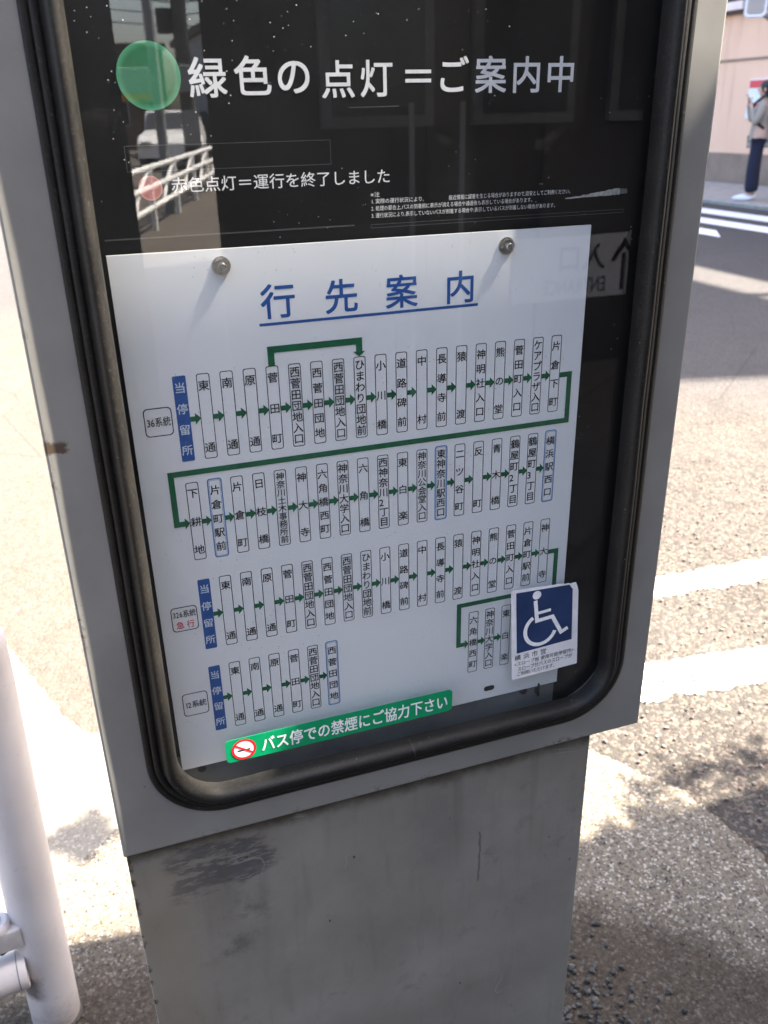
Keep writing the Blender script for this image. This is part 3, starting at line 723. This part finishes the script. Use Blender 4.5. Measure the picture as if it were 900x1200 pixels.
line(mb, '横 浜 市 営', .4025, .4390, .8035, .0074, yt, 'ink', .004, .001)
line(mb, '<スロープ板 使用可能停留所>', .4025, .4715, .7958, .0056, yt, 'ink', .004, .0028)
line(mb, 'スロープ付バスのスロープが', .4065, .4700, .7893, .0060, yt, 'ink', .004, .0026)
line(mb, 'ご利用いただけます。', .4062, .4525, .7832, .0056, yt, 'ink', .004, .0015)
mb.build('sticker_lettering', WS)

# ------------------------------------------------------------------ pedestal
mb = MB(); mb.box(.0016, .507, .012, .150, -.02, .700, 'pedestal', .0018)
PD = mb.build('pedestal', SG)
mb = MB(); mb.box(.5072, .5105, .018, .040, .575, .612, 'pedestal', .001); mb.build('hinge_tab', PD)
mb = MB(); mb.box(.004, .503, .006, .0119, .6780, .6818, 'rubber', .001); mb.build('sealing_strip', PD)
mb = MB(); mb.box(-.02, .53, -.006, .17, -.01, .012, 'kerb', .004); mb.build('foot_plate', PD)

# ================================================================== WHITE POST WITH RAIL, LEFT
px, py = -.1712, .4114
GP = thing('guardrail', 'white tubular guard fence post with rail, left of the sign', 'guard fence', (px, py, 0))
mb = MB(); r = .0365
mb.tube([(px, py, -.01), (px + .018, py, .66), (px + .018, py, .668)], [r, r, r - .001], 'post_white', 48)
mb.tube([(px + .018, py, z_) for z_ in (.700, .712, .722, .728, .730)], [r + .001, r, .031, .018, .004], 'post_white', 48)
gp = mb.build('post', GP)
mb = MB(); mb.tube([(px + .018, py, .668), (px + .018, py, .700)], r, 'post_white', 48); mb.build('post_neck', GP)
mb = MB(); mb.loft([[(px + .018 + (r + g_) * math.cos(R(a)), py + (r + g_) * math.sin(R(a)), z) for a in range(-215, -118, 6)] for g_, z in ((0, .668), (.0015, .669), (.0015, .699), (0, .700))], 'reflector', False)
mb.build('reflector', GP)
mb = MB(); mb.tube([(px, py, -.005), (px, py, .006), (px, py, .009)], [r + .0035, r + .003, r], 'gravel', 32); mb.build('base_collar', GP)
d = Vector((-1, -.10, 0)).normalized(); q = Vector((-d.y, d.x, 0))
def along(a, s=0, z=0): return Vector((px, py, z)) + d * a + q * s
for zc in (.222, .555):
    if zc > .5: continue
    mb = MB(); vs = []
    for a in (.014, .110):
        for s_ in (.0, .034):
            for z_ in (-.019, .019): vs.append(along(a, s_, zc + z_))
    bmm = bmesh.new(); bv = [bmm.verts.new(v) for v in vs]
    for f in ((0, 1, 3, 2), (4, 6, 7, 5), (0, 4, 5, 1), (2, 3, 7, 6), (0, 2, 6, 4), (1, 5, 7, 3)): bmm.faces.new([bv[i] for i in f])
    bmesh.ops.recalc_face_normals(bmm, faces=bmm.faces[:]); bmesh.ops.bevel(bmm, geom=bmm.edges[:], offset=.004, segments=3, affect='EDGES', profile=.5); bmm.verts.index_update()
    mb.add([v.co.copy() for v in bmm.verts], [[v.index for v in f.verts] for f in bmm.faces], 'cast', True); bmm.free()
    c0 = along(.046, .016, zc + .019)
    mb.tube([c0, c0 + Vector((0, 0, .009)), c0 + Vector((0, 0, .012))], [.021, .020, .016], 'post_white', 28)
    br = mb.build('bracket', GP)
    mb = MB(); mb.tube([c0 + Vector((0, 0, .0121)), c0 + Vector((0, 0, .018))], .0085, 'dark_metal', 6)
    mb.build('bracket_bolt', br)
    mb = MB(); c1 = along(.046, .016, zc - .019); mb.tube([c1 + Vector((0, 0, -.010)), c1], .010, 'dark_metal', 6); mb.build('bracket_bolt', br)
mb = MB(); zr = .150
mb.tube([along(.020, .022, zr), along(.023, .022, zr), along(1.9, .022, zr)], [.0275, .029, .029], 'post_white', 40); mb.build('rail', GP)
mb = MB(); mb.tube([along(.031, .022, zr), along(.0325, .022, zr)], .0294, 'sill', 40); mb.build('rail_seam', GP)
mb = MB(); mb.tube([along(1.95, 0, -.01), along(1.95, 0, .71)], .0365, 'post_white', 40); mb.build('post', GP)

# ================================================================== FAR CORNER: pink building
WB = thing('pink_building', 'pink rendered building with a brown plinth beyond the crossing', 'building', (15, 12, 0))
mb = MB(); mb.box(11.7, 18, 1.5, 26, .0, 10.8, 'pink', .02); wl_ = mb.build('wall', WB)
mb = MB(); mb.box(11.66, 11.699, 2.3, 25.9, .02, .52, 'pink_base', .01); mb.build('plinth', WB)
mb = MB(); mb.box(11.685, 11.699, 2.3, 25.9, 2.02, 2.06, 'pink_base'); mb.build('joint_strip', WB)
mb = MB(); mb.box(11.60, 11.698, 12.6, 16.6, 2.76, 3.15, 'brown', .01); aw = mb.build('canopy', WB)
mb = MB(); mb.box(11.56, 11.598, 13.55, 15.2, 2.82, 2.95, 'pale_panel', .004); mb.build('fascia_panel', aw)
for k in range(3):
    for yy in (5.0, 8.4, 17.5, 21.0):
        f = MB(); z0 = 3.6 + k * 2.4; f.box(11.67, 11.699, yy, yy + 1.5, z0, z0 + 1.3, 'sill', .01); fr_ = f.build('window', wl_)
        f = MB(); f.box(11.655, 11.668, yy + .06, yy + 1.44, z0 + .06, z0 + 1.24, 'win'); f.build('pane', fr_)
# unseen rooftop board, added so that its shade falls across the road
BB = thing('rooftop_shade_board', 'unseen blank board added above the pink building roof to shade the road', 'shade board', (12.6, 7, 10.8))
mb = MB(); mb.box(11.9, 12.1, .6, 11.0, 12.25, 15.9, 'sign_grey', .02); mb.build('board', BB)
for yy in (2.8, 6.8, 10.8):
    mb = MB(); mb.tube([(12.2, yy, 10.8), (12.2, yy, 14.8)], .07, 'steel_post', 10); mb.build('leg', BB)
# poster on wall
PO = thing('wall_poster', 'red and white poster on the pink wall behind the person', 'poster', (11.64, 12.4, 1.2))
mb = MB(); mb.box(11.66, 11.698, 11.75, 13.22, 1.10, 1.72, 'poster_white', .004); po = mb.build('sheet', PO)
mb = MB(); mb.box(11.652, 11.659, 11.77, 13.20, 1.58, 1.70, 'poster_red'); mb.build('red_band', po)
mb = MB(); mb.box(11.652, 11.659, 11.77, 13.20, 1.28, 1.33, 'poster_red'); mb.build('red_band', po)
# mirror on bracket
MR = thing('traffic_mirror', 'white rimmed mirror on a bracket high on the far corner', 'mirror', (11.6, 11.5, 2.28))
def ydisc(): pass
mb = MB()
ctr = Vector((9.63, 10.88, 2.68)); fx = Vector((-.66, -.75, 0)).normalized(); ux = Vector((-fx.y, fx.x, 0)); uz = Vector((0, 0, 1))
def pl3(pts, off): return [ctr + ux * x + uz * z + fx * off for x, z in pts]
o1 = rr(-.15, .15, -.25, .25, .07, 6); o2 = rr(-.115, .115, -.215, .215, .05, 6)
mb.loft([pl3(o1, -.05), pl3(o1, .02), pl3(o2, .02), pl3(o2, 0)], 'shoe'); rim = mb.build('rim', MR)
mb = MB(); mb.add(pl3(o2, .002), [list(range(len(o2)))], 'mirror'); mb.add(pl3(o1, -.05), [list(range(len(o1)))], 'dark_metal'); mb.build('mirror_face', MR)
mb = MB(); mb.tube([ctr + fx * -.05 + Vector((0, 0, -.15)), (10.3, 10.9, 2.28), (11.69, 11.6, 2.28)], .035, 'steel_post', 10); mb.build('bracket', MR)
# grey bollard-like post near the person
mb = MB(); mb.tube([(10.05, 10.20, .02), (10.05, 10.20, .94), (10.05, 10.20, .98)], [.09, .09, .06], 'bldg_grey', 24)
tag(mb.build('bollard', loc=(10.05, 10.20, .02)), 'light grey bollard on the far pavement beside the person', 'bollard')

# ------------------------------------------------------------------ people
def skin_body(name, J, E, mat, parent, sub=1):
    me = bpy.data.meshes.new(name); names = list(J); me.from_pydata([J[k][0] for k in names], [(names.index(a), names.index(b)) for a, b in E], [])
    o = bpy.data.objects.new(name, me); COL.objects.link(o)
    sk = o.modifiers.new('skin', 'SKIN'); sk.use_smooth_shade = True
    for i, k in enumerate(names):
        r = J[k][1]; me.skin_vertices[0].data[i].radius = (r if isinstance(r, tuple) else (r, r))
    me.skin_vertices[0].data[0].use_root = True
    s = o.modifiers.new('sub', 'SUBSURF'); s.levels = sub; s.render_levels = sub
    bpy.context.view_layer.update()
    dg = bpy.context.evaluated_depsgraph_get(); m2 = bpy.data.meshes.new_from_object(o.evaluated_get(dg))
    o.modifiers.clear(); o.data = m2; m2.materials.clear(); m2.materials.append(M[mat])
    for p_ in m2.polygons: p_.use_smooth = True
    if parent: o.parent = parent
    return o
def ball(mb, c, r, mat, n=14, cut=None):
    vs = []; fs = []
    for i in range(n + 1):
        a = math.pi * i / n
        for k in range(n * 2):
            b_ = math.pi * k / n; vs.append((c[0] + r[0] * math.sin(a) * math.cos(b_), c[1] + r[1] * math.sin(a) * math.sin(b_), c[2] + r[2] * math.cos(a)))
    for i in range(n):
        for k in range(n * 2): fs.append([i * 2 * n + k, (i + 1) * 2 * n + k, (i + 1) * 2 * n + (k + 1) % (2 * n), i * 2 * n + (k + 1) % (2 * n)])
    mb.add(vs, fs, mat, True)
def person(loc, rz, label, H, handR, handL, elbR, elbL, top, legs, shoes, sleeve):
    """local frame: +x is forward, +y is left"""
    T = thing('person', label, 'person', loc); T.rotation_euler = (0, 0, rz); k = H / 1.65
    v = lambda x, y, z: (x * k, y * k, z * k)
    J = {'pelvis': (v(0, 0, .90), (.14 * k, .10 * k)), 'waist': (v(.0, 0, 1.06), (.115 * k, .085 * k)), 'chest': (v(0, 0, 1.26), (.14 * k, .10 * k)), 'neckb': (v(-.005, 0, 1.385), .06 * k),
         'neck': (v(.0, 0, 1.43), .045 * k), 'jaw': (v(.022, 0, 1.475), (.055 * k, .062 * k)), 'face': (v(.022, 0, 1.54), (.072 * k, .086 * k)), 'crown': (v(.0, 0, 1.60), (.06 * k, .075 * k)), 'nose': (v(.112, 0, 1.525), .010 * k)}
    E = [('pelvis', 'waist'), ('waist', 'chest'), ('chest', 'neckb'), ('neckb', 'neck'), ('neck', 'jaw'), ('jaw', 'face'), ('face', 'crown'), ('face', 'nose')]
    for s, hd, el in ((1, handL, elbL), (-1, handR, elbR)):
        n_ = 'L' if s > 0 else 'R'
        J['sh' + n_] = (v(0, .165 * s, 1.345), .055 * k); J['el' + n_] = (v(*el), .038 * k); J['wr' + n_] = (v(*hd), .025 * k)
        dv = (Vector(hd) - Vector(el)).normalized(); sd = dv.cross(Vector((0, s, 0))).normalized(); sd2 = Vector((0, 1, 0))
        pm = Vector(hd) + dv * .05; J['pa' + n_] = (v(*pm), (.034 * k, .018 * k))
        E += [('chest', 'sh' + n_), ('sh' + n_, 'el' + n_), ('el' + n_, 'wr' + n_), ('wr' + n_, 'pa' + n_)]
        for q_, (off, ln) in enumerate(((-.028, .060), (-.010, .072), (.009, .068), (.026, .052))):
            b0 = pm + sd2 * off + dv * .035; b1 = b0 + dv * ln * .55 + sd * .004; b2 = b1 + dv * ln * .35 + sd * .022
            J[f'f{n_}{q_}a'] = (v(*b0), .0095 * k); J[f'f{n_}{q_}b'] = (v(*b1), .0085 * k); J[f'f{n_}{q_}c'] = (v(*b2), .0075 * k)
            E += [('pa' + n_, f'f{n_}{q_}a'), (f'f{n_}{q_}a', f'f{n_}{q_}b'), (f'f{n_}{q_}b', f'f{n_}{q_}c')]
        th = pm - dv * .015 + sd2 * (-.045 * s); th2 = th + dv * .035 + sd * .015
        J['t' + n_] = (v(*th), .011 * k); J['u' + n_] = (v(*th2), .009 * k); E += [('pa' + n_, 't' + n_), ('t' + n_, 'u' + n_)]
        J['hp' + n_] = (v(0, .085 * s, .84), .085 * k); J['kn' + n_] = (v(.015 + .02 * s, .09 * s, .46), .055 * k); J['an' + n_] = (v(.03 * s, .09 * s, .08), .035 * k); J['toe' + n_] = (v(.13 + .03 * s, .10 * s, .035), (.04 * k, .028 * k))
        E += [('pelvis', 'hp' + n_), ('hp' + n_, 'kn' + n_), ('kn' + n_, 'an' + n_), ('an' + n_, 'toe' + n_)]
    body = skin_body('body', J, E, 'skin', T)
    # clothing shells follow the same joints
    g = .014
    Jt = {n: (J[n][0], tuple(a + g for a in (J[n][1] if isinstance(J[n][1], tuple) else (J[n][1],) * 2))) for n in ('pelvis', 'waist', 'chest', 'neckb')}
    Et = [('pelvis', 'waist'), ('waist', 'chest'), ('chest', 'neckb')]
    for n_ in 'LR':
        for j in ('sh', 'el', 'wr'): Jt[j + n_] = (J[j + n_][0], (J[j + n_][1] + g,) * 2)
        Et += [('chest', 'sh' + n_), ('sh' + n_, 'el' + n_), ('el' + n_, 'wr' + n_)]
    Jt['hem'] = (v(0, 0, .86), (.165 * k, .125 * k)); Et.append(('pelvis', 'hem'))
    skin_body('jacket', Jt, Et, top, T)
    Jl = {'pelvis': (v(0, 0, .93), (.155 * k, .12 * k))}; El = []
    for n_ in 'LR':
        for j, rr_ in (('hp', .105), ('kn', .09), ('an', .082)):
            p_ = J[j + n_][0]; Jl[j + n_] = ((p_[0], p_[1], p_[2] + (.02 if j == 'an' else 0)), rr_ * k)
        El += [('pelvis', 'hp' + n_), ('hp' + n_, 'kn' + n_), ('kn' + n_, 'an' + n_)]
    skin_body('trousers', Jl, El, legs, T)
    mb = MB(); ball(mb, v(-.012, 0, 1.565), (.098 * k, .085 * k, .098 * k), 'hair')
    ball(mb, v(-.045, 0, 1.50), (.062 * k, .072 * k, .075 * k), 'hair'); h_ = mb.build('hair'); h_.parent = T
    for s in (1, -1):
        mb = MB(); c0 = J['to' + 'e' + ('L' if s > 0 else 'R')][0]; ball(mb, (c0[0] - .04, c0[1], .042), (.145 * k, .05 * k, .046 * k), shoes, 10); z_ = mb.build('shoe'); z_.parent = T
        mb = MB(); ball(mb, v(.103, .03 * s, 1.545), (.006, .011, .006), 'hair', 6); z_ = mb.build('eye'); z_.parent = T
        mb = MB(); ball(mb, v(.01, .078 * s, 1.53), (.016, .008, .028), 'skin', 8); z_ = mb.build('ear'); z_.parent = T
    mb = MB(); ball(mb, v(.101, 0, 1.487), (.006, .020, .005), 'poster_red', 6); z_ = mb.build('mouth'); z_.parent = T
    return T
# far person standing on the pavement, facing left
person((9.68, 10.50, .02), R(142), 'person in a beige top and long navy trousers standing by the pink wall', 1.60,
       (.20, -.06, 1.36), (.16, .10, 1.30), (.13, -.20, 1.10), (.10, .20, 1.06), 'beige', 'navy', 'shoe', None)
fq = Vector((math.cos(R(142)), math.sin(R(142)), 0)); lq = Vector((-fq.y, fq.x, 0)); p0 = Vector((9.68, 10.50, .02))
BP = thing('backpack', 'black backpack worn by the person at the pink wall', 'backpack', p0 - fq * .2 + Vector((0, 0, .9)))
mb = MB(); ball(mb, p0 - fq * .20 + Vector((0, 0, 1.16)), (.13, .15, .23), 'black_cloth', 12); mb.build('bag', BP)
for s_ in (-.1, .1):
    mb = MB(); mb.tube([p0 + fq * a + lq * s_ + Vector((0, 0, z)) for a, z in ((-.13, 1.36), (0, 1.415), (.125, 1.30), (.135, 1.10), (-.05, .98))], .02, 'black_cloth', 8); mb.build('strap', BP)
# photographer behind the camera (seen dimly in the glass)
person((-.34, -1.22, 0), R(72), 'person in a dark jacket taking the photo, mirrored in the sign glass', 1.68,
       (.46, -.20, 1.13), (.30, .10, 1.12), (.22, -.30, 1.02), (.14, .30, 1.00), 'olive_cloth', 'navy', 'tyre', None)
PH = MB(); PH.box(-.028, .052, -.6755, -.6675, 1.168, 1.322, 'dark_metal', .003)
tag(PH.build('smartphone', loc=(.01, -.67, 1.245)), 'dark smartphone held up in front of the sign', 'smartphone')

# ================================================================== ADDED SHADE ROOF and tree (right, overhead, out of view)
SH = thing('shade_roof', 'unseen flat metal roof on steel posts, added to shade the sign and pavement', 'shade roof', (2.6, -1.0, 0))
XR = 1.335  # panel edges and gaps below are shaped to let sun patches reach the sign
def roof_piece(mb, rp):
    n = len(rp); mb.add([(x, y, 2.60) for x, y in rp] + [(x, y, 2.665) for x, y in rp], [list(range(n))[::-1], list(range(n, 2 * n))] + [[i, (i + 1) % n, n + (i + 1) % n, n + i] for i in range(n)], 'roof_metal')
for rp in ([(.80, -3.45), (3.9, -3.45), (3.9, -.313), (.80, -.313)], [(1.262, -.312), (3.9, -.312), (3.9, -.288), (1.262, -.288)],
           [(1.105, -.287), (3.9, -.287), (3.9, -.219), (.863, -.219)], [(XR, -.218), (3.9, -.218), (3.9, -.081), (XR, -.081)],
           [(.80, -.080), (3.9, -.080), (3.9, .045), (2.35, .005), (1.9, .045), (1.290, .130), (.80, .120)]):
    mb = MB(); roof_piece(mb, rp); mb.build('shade_roof_panel', SH)
for x, y in ((1.45, -1.3), (3.7, -1.3), (3.7, -.3)):
    mb = MB(); mb.tube([(x, y, 0), (x, y, 2.6)], .04, 'steel_post', 20); mb.build('post', SH)
TR = thing('street_tree', 'street tree with leafy crown over the added shade roof', 'tree', (3.0, -1.75, 0)); random.seed(11)
mb = MB(); limbs = [[(3.0, -1.75, 0), (3.02, -1.72, 1.4), (2.95, -1.68, 2.8), (3.0, -1.6, 3.6)], [(2.97, -1.69, 2.5), (2.95, -1.2, 2.95), (2.85, -.5, 3.0), (2.7, .1, 2.95)],
                  [(2.85, -.5, 3.0), (2.3, -.1, 2.95), (1.75, .35, 2.8), (1.45, .56, 2.66)], [(3.0, -1.6, 3.3), (3.4, -1.2, 3.9), (3.7, -.8, 4.2)], [(2.97, -1.69, 2.8), (2.4, -1.8, 3.5), (2.1, -1.7, 4.0)]]
rad = [(.10, .085, .07, .05), (.05, .035, .022, .010), (.016, .007, .004, .0025), (.045, .03, .015), (.045, .03, .015)]
for l_, r_ in zip(limbs, rad): mb.tube(l_, list(r_), 'bark', 10)
mb.build('trunk', TR)
mb = MB()
def leaf(c, s):
    a = Vector((random.gauss(0, 1), random.gauss(0, 1), random.gauss(0, .6))).normalized(); b_ = a.cross(Vector((random.gauss(0, 1), random.gauss(0, 1), random.gauss(0, 1)))).normalized()
    c = Vector(c); mb.add([c, c + a * s * .5 + b_ * s * .28, c + a * s, c + a * s * .5 - b_ * s * .28], [[0, 1, 2, 3]], 'leaf')
for (cx_, cy_, cz_, sx, sy, sz, n_) in ((3.2, -1.7, 3.9, .50, .40, .45, 2600), (3.4, -1.3, 3.6, .35, .25, .30, 1400), (3.6, -1.5, 4.2, .4, .30, .3, 1200), (2.8, -2.1, 4.0, .35, .3, .3, 900)):
    for _ in range(n_):
        leaf((random.gauss(cx_, sx), min(random.gauss(cy_, sy), -.7), random.gauss(cz_, sz)), random.uniform(.05, .09))
# leaf clusters placed out past the roof edge: their shade makes the ragged line on the pavement
for (gx, gy, n_, sp) in ((.86, .43, 26, .022), (.98, .475, 46, .028), (1.10, .52, 60, .035), (1.22, .53, 50, .040), (1.33, .50, 50, .04), (.93, .445, 20, .02), (.70, .42, 14, .02)):
    for _ in range(n_):
        t_ = random.uniform(2.95, 3.3); x_ = gx + random.gauss(0, sp) + SUN.x * t_; y_ = gy + random.gauss(0, sp * .8) + SUN.y * t_
        leaf((x_, y_, SUN.z * t_), random.uniform(.03, .055))
for (gx, gy, n_, sp) in ((-.095, .830, 60, .018), (-.135, .800, 80, .017), (-.12, .755, 40, .014), (-.165, .80, 40, .012), (-.10, .79, 50, .015)):  # leaf clusters placed towards the sun to shade a patch left of the sign
    for _ in range(n_):
        t_ = random.uniform(3.0, 3.25); leaf((gx + random.gauss(0, sp) + SUN.x * t_, gy + random.gauss(0, sp) + SUN.y * t_, SUN.z * t_), random.uniform(.025, .045))
mb.build('crown', TR)

# ================================================================== BEHIND THE VIEWER (seen in the glass)
DB = thing('shop_building', 'dark brown clad building across the pavement, mirrored in the glass', 'building', (4, -5, 0))
mb = MB(); fp = [(.70, -3.55), (1.55, -8.5), (9, -8.5), (9, -3.55)]
mb.add([(x, y, z) for z in (0, 5.5) for x, y in fp], [[0, 1, 2, 3], [7, 6, 5, 4], [0, 4, 5, 1], [1, 5, 6, 2], [2, 6, 7, 3], [3, 7, 4, 0]], 'shop_dark'); w_ = mb.build('wall', DB)
for i, x in enumerate((1.2, 1.95, 2.7)):
    mb = MB(); mb.box(x, x + .55, -3.548, -3.50, 1.25, 1.95, 'sill', .006); wf = mb.build('window', w_)
    mb = MB(); mb.box(x + .05, x + .50, -3.499, -3.492, 1.30, 1.90, 'win'); mb.build('pane', wf)
for x in (.95, 1.55, 1.72, 2.35, 3.1):
    mb = MB(); mb.box(x, x + .03, -3.549, -3.52, 0, 5.4, 'shop_dark2', .004); mb.build('batten', w_)
PB = thing('dark_pillar', 'narrow charcoal gate pillar beside the gap to the street', 'pillar', (-.4, -2.7, 0))
mb = MB(); mb.box(-1.1, .268, -3.0, -2.5, 0, 3.2, 'shop_dark2', .01); mb.build('shaft', PB)
mb = MB(); mb.box(-1.14, .262, -3.04, -2.46, 3.2, 3.3, 'shop_dark2', .01); mb.build('cap', PB)
ES = thing('entrance_sign', 'grey parking sign reading entrance with an upward arrow', 'sign', (2.75, -3.5, .4))
mb = MB(); mb.box(2.20, 2.98, -3.548, -3.515, .37, .70, 'sign_pale', .003); es = mb.build('board', ES)
mb = MB(); ym = -3.5145
line(mb, '入口', 2.76, 2.46, .59, .15, ym, 'ink', .02, 0, True); line(mb, 'ENTRANCE', 2.77, 2.38, .445, .11, ym, 'ink', .02, 0, True)
mb.poly([(2.858, .40), (2.882, .40), (2.882, .60), (2.858, .60)], ym, 'ink')
stroke(mb, [(2.80, .555), (2.87, .655), (2.94, .555)], .028, ym - .0005, 'ink'); mb.build('lettering', es)
mb = MB(); line(mb, '8-39', 2.16, 1.80, .60, .17, ym, 'sign_grey', .02, 0, True)
DBt = mb.build('phone_number_lettering', w_)
# posts on the pavement seen in the glass
for i, (x, y) in enumerate(((1.52, -3.2), (1.74, -3.15))):
    mb = MB(); mb.tube([(x, y, 0), (x, y, 1.35)], .012, 'bldg_grey', 12); o = mb.build('marker_post', loc=(x, y, 0))
    tag(o, ('slim grey marker post before the dark building, nearer the gap', 'slim grey marker post before the dark building, farther from the gap')[i], 'post', 'slim marker posts')
# guard fence across the gap
GF = thing('pipe_fence', 'white pipe fence with zigzag infill in the sunlit gap', 'fence', (1.7, -13.5, 0))
pts = [(1.1 + .555 * i, -11.34 - 2.08 * i) for i in range(-1, 5)]
for x, y in pts:
    mb = MB(); mb.tube([(x, y, 0), (x, y, .78)], .038, 'fence_white', 12); mb.build('post', GF)
for z in (.75, .52, .28):
    mb = MB(); mb.tube([(*pts[0], z), (*pts[-1], z)], .034, 'fence_white', 10); mb.build('rail', GF)
for (ax, ay), (bx, by) in zip(pts, pts[1:]):
    mb = MB(); P0 = [(ax, ay, .28), (ax + (bx - ax) * .45, ay + (by - ay) * .45, .30), (ax + (bx - ax) * .6, ay + (by - ay) * .6, .50), (bx, by, .75)]
    mb.tube(P0, .024, 'fence_white', 8); mb.build('infill_bar', GF)
# poles
mb = MB(); mb.tube([(1.545, -13.5, 0), (1.545, -13.5, 6.5)], .075, 'steel_post', 20)
tag(mb.build('lamp_column', loc=(1.545, -13.5, 0)), 'smooth grey steel lamp column behind the white pipe fence', 'pole')
UP = thing('utility_pole', 'thick concrete utility pole carrying grey boxes and cables', 'utility pole', (2.85, -20, 0))
mb = MB(); mb.tube([(2.85, -20, 0), (2.85, -20, 11)], [.17, .12], 'pole_conc', 20); mb.build('shaft', UP)
for z0, z1 in ((.75, 1.45), (1.8, 2.3)):
    mb = MB(); mb.box(2.68, 3.0, -19.85, -19.6, z0, z1, 'steel_post', .02); mb.build('cabinet_box', UP)
for k in range(7):
    mb = MB(); z = 3.0 + k * .22; mb.tube([(-6, -20.2 + k * .1, z + .9), (-2, -20.1, z + .35), (2.85, -20, z), (7, -20.1, z + .5), (14, -20.3, z + 1.2)], .012, 'tyre', 6); mb.build('cable', UP)
for z0, z1, xx in ((2.9, 3.35, 2.55), (3.7, 4.0, 3.05)):
    mb = MB(); mb.tube([(xx, -20.1, z0), (xx, -20.1, z1)], .16, 'dark_metal', 14); mb.build('transformer', UP)
mb = MB(); mb.box(2.0, 3.7, -20.15, -20.05, 3.5, 3.58, 'steel_post', .01); mb.build('cross_arm', UP)
KS = thing('street_sign', 'tall orange and white shop sign on two legs in the mirrored street', 'sign', (2.6, -38, 0))
mb = MB(); mb.box(2.2, 3.9, -38.1, -37.9, 1.9, 3.1, 'bldg_white', .02); kb = mb.build('board', KS)
mb = MB(); mb.box(2.25, 3.85, -37.895, -37.88, 1.95, 2.2, 'reflector'); mb.build('orange_band', kb)
for xx in (2.35, 3.75):
    mb = MB(); mb.tube([(xx, -38, 0), (xx, -38, 1.9)], .06, 'steel_post', 10); mb.build('leg', KS)
# cars
def car(loc, rz, paint, label):
    T = thing('parked_car', label, 'car', loc, 'cars parked along the street'); T.rotation_euler = (0, 0, rz)
    prof_ = [(-2.1, .35), (-2.12, .75), (-2.0, .95), (-1.75, 1.40), (-1.2, 1.52), (.1, 1.50), (.75, 1.02), (1.7, .90), (2.05, .70), (2.1, .35)]
    mb = MB(); lo = []
    for s, k in ((-.85, .93), (-.80, 1.0), (.80, 1.0), (.85, .93)): lo.append([(x, s * (1 if z < 1 else .86), .35 + (z - .35) * k) for x, z in prof_])
    mb.loft(lo, paint, True, False); mb.add(lo[0], [list(range(10))], paint); mb.add(lo[-1], [list(range(10))[::-1]], paint)
    b_ = mb.build('body'); b_.parent = T
    for s in (-1, 1):
        mb = MB(); pts_ = [(-1.65, s * .745, 1.02), (-1.45, s * .745, 1.38), (-.1, s * .745, 1.40), (.55, s * .76, 1.02)]
        mb.add(pts_ + [(x, y * .98, z) for x, y, z in pts_], [[0, 1, 2, 3], [7, 6, 5, 4], [0, 4, 5, 1], [1, 5, 6, 2], [2, 6, 7, 3], [3, 7, 4, 0]], 'win'); w = mb.build('side_window'); w.parent = T
        for x in (-1.3, 1.3):
            mb = MB(); mb.tube([(x, s * .70, .31), (x, s * .87, .31)], .31, 'tyre', 24); mb.tube([(x, s * .871, .31), (x, s * .878, .31)], .19, 'cast', 16); w = mb.build('wheel'); w.parent = T
        mb = MB(); mb.box(2.0, 2.11, s * .62 - .14, s * .62 + .14, .62, .76, 'bldg_white', .02); w = mb.build('headlight'); w.parent = T
    mb = MB(); mb.add([(.16, -.66, 1.46), (.16, .66, 1.46), (.76, .72, 1.04), (.76, -.72, 1.04)], [[0, 3, 2, 1]], 'win'); w = mb.build('windscreen'); w.parent = T
    return T
car((3.3, -27, 0), R(100), 'car_white', 'white hatchback parked beyond the fence in the mirrored street')
car((4.6, -33, 0), R(80), 'car_dark', 'dark hatchback parked farthest down the mirrored street')
def block(name, label, x0, x1, y0, y1, h, mat, nx, nz, side):
    T = thing(name, label, 'building', ((x0 + x1) / 2, (y0 + y1) / 2, 0)); mb = MB(); mb.box(x0, x1, y0, y1, 0, h, mat, .02); w = mb.build('wall', T)
    mb = MB(); mb.box(x0 - .15, x1 + .15, y0 - .15, y1 + .15, h + .003, h + .25, 'brown', .02); mb.build('roof', T)
    for i in range(nx):
        for k in range(nz):
            xx = x0 + (i + .3) * (x1 - x0) / nx; ww = (x1 - x0) / nx * .45; zz = 1.0 + k * (h - 1) / nz
            mb = MB(); mb.box(xx, xx + ww, y1 + .002, y1 + .05, zz, zz + 1.1, 'bldg_white', .01); f_ = mb.build('window', T)
            mb = MB(); mb.box(xx + .06, xx + ww - .06, y1 + .051, y1 + .06, zz + .06, zz + 1.04, 'win'); mb.build('pane', f_)
    return T
block('street_building', 'tan two storey building closing the mirrored street', 1.0, 5.2, -52, -44, 4.1, 'bldg_tan', 3, 1, 0)
block('street_building', 'white walled building at the edge of the mirrored gap', 5.25, 12, -40, -30, 3.9, 'bldg_white', 4, 1, 0)
block('street_building', 'grey apartment block behind the photographer, left of the gap', -16, -4.5, -24, -12, 9, 'bldg_grey', 5, 3, 0)
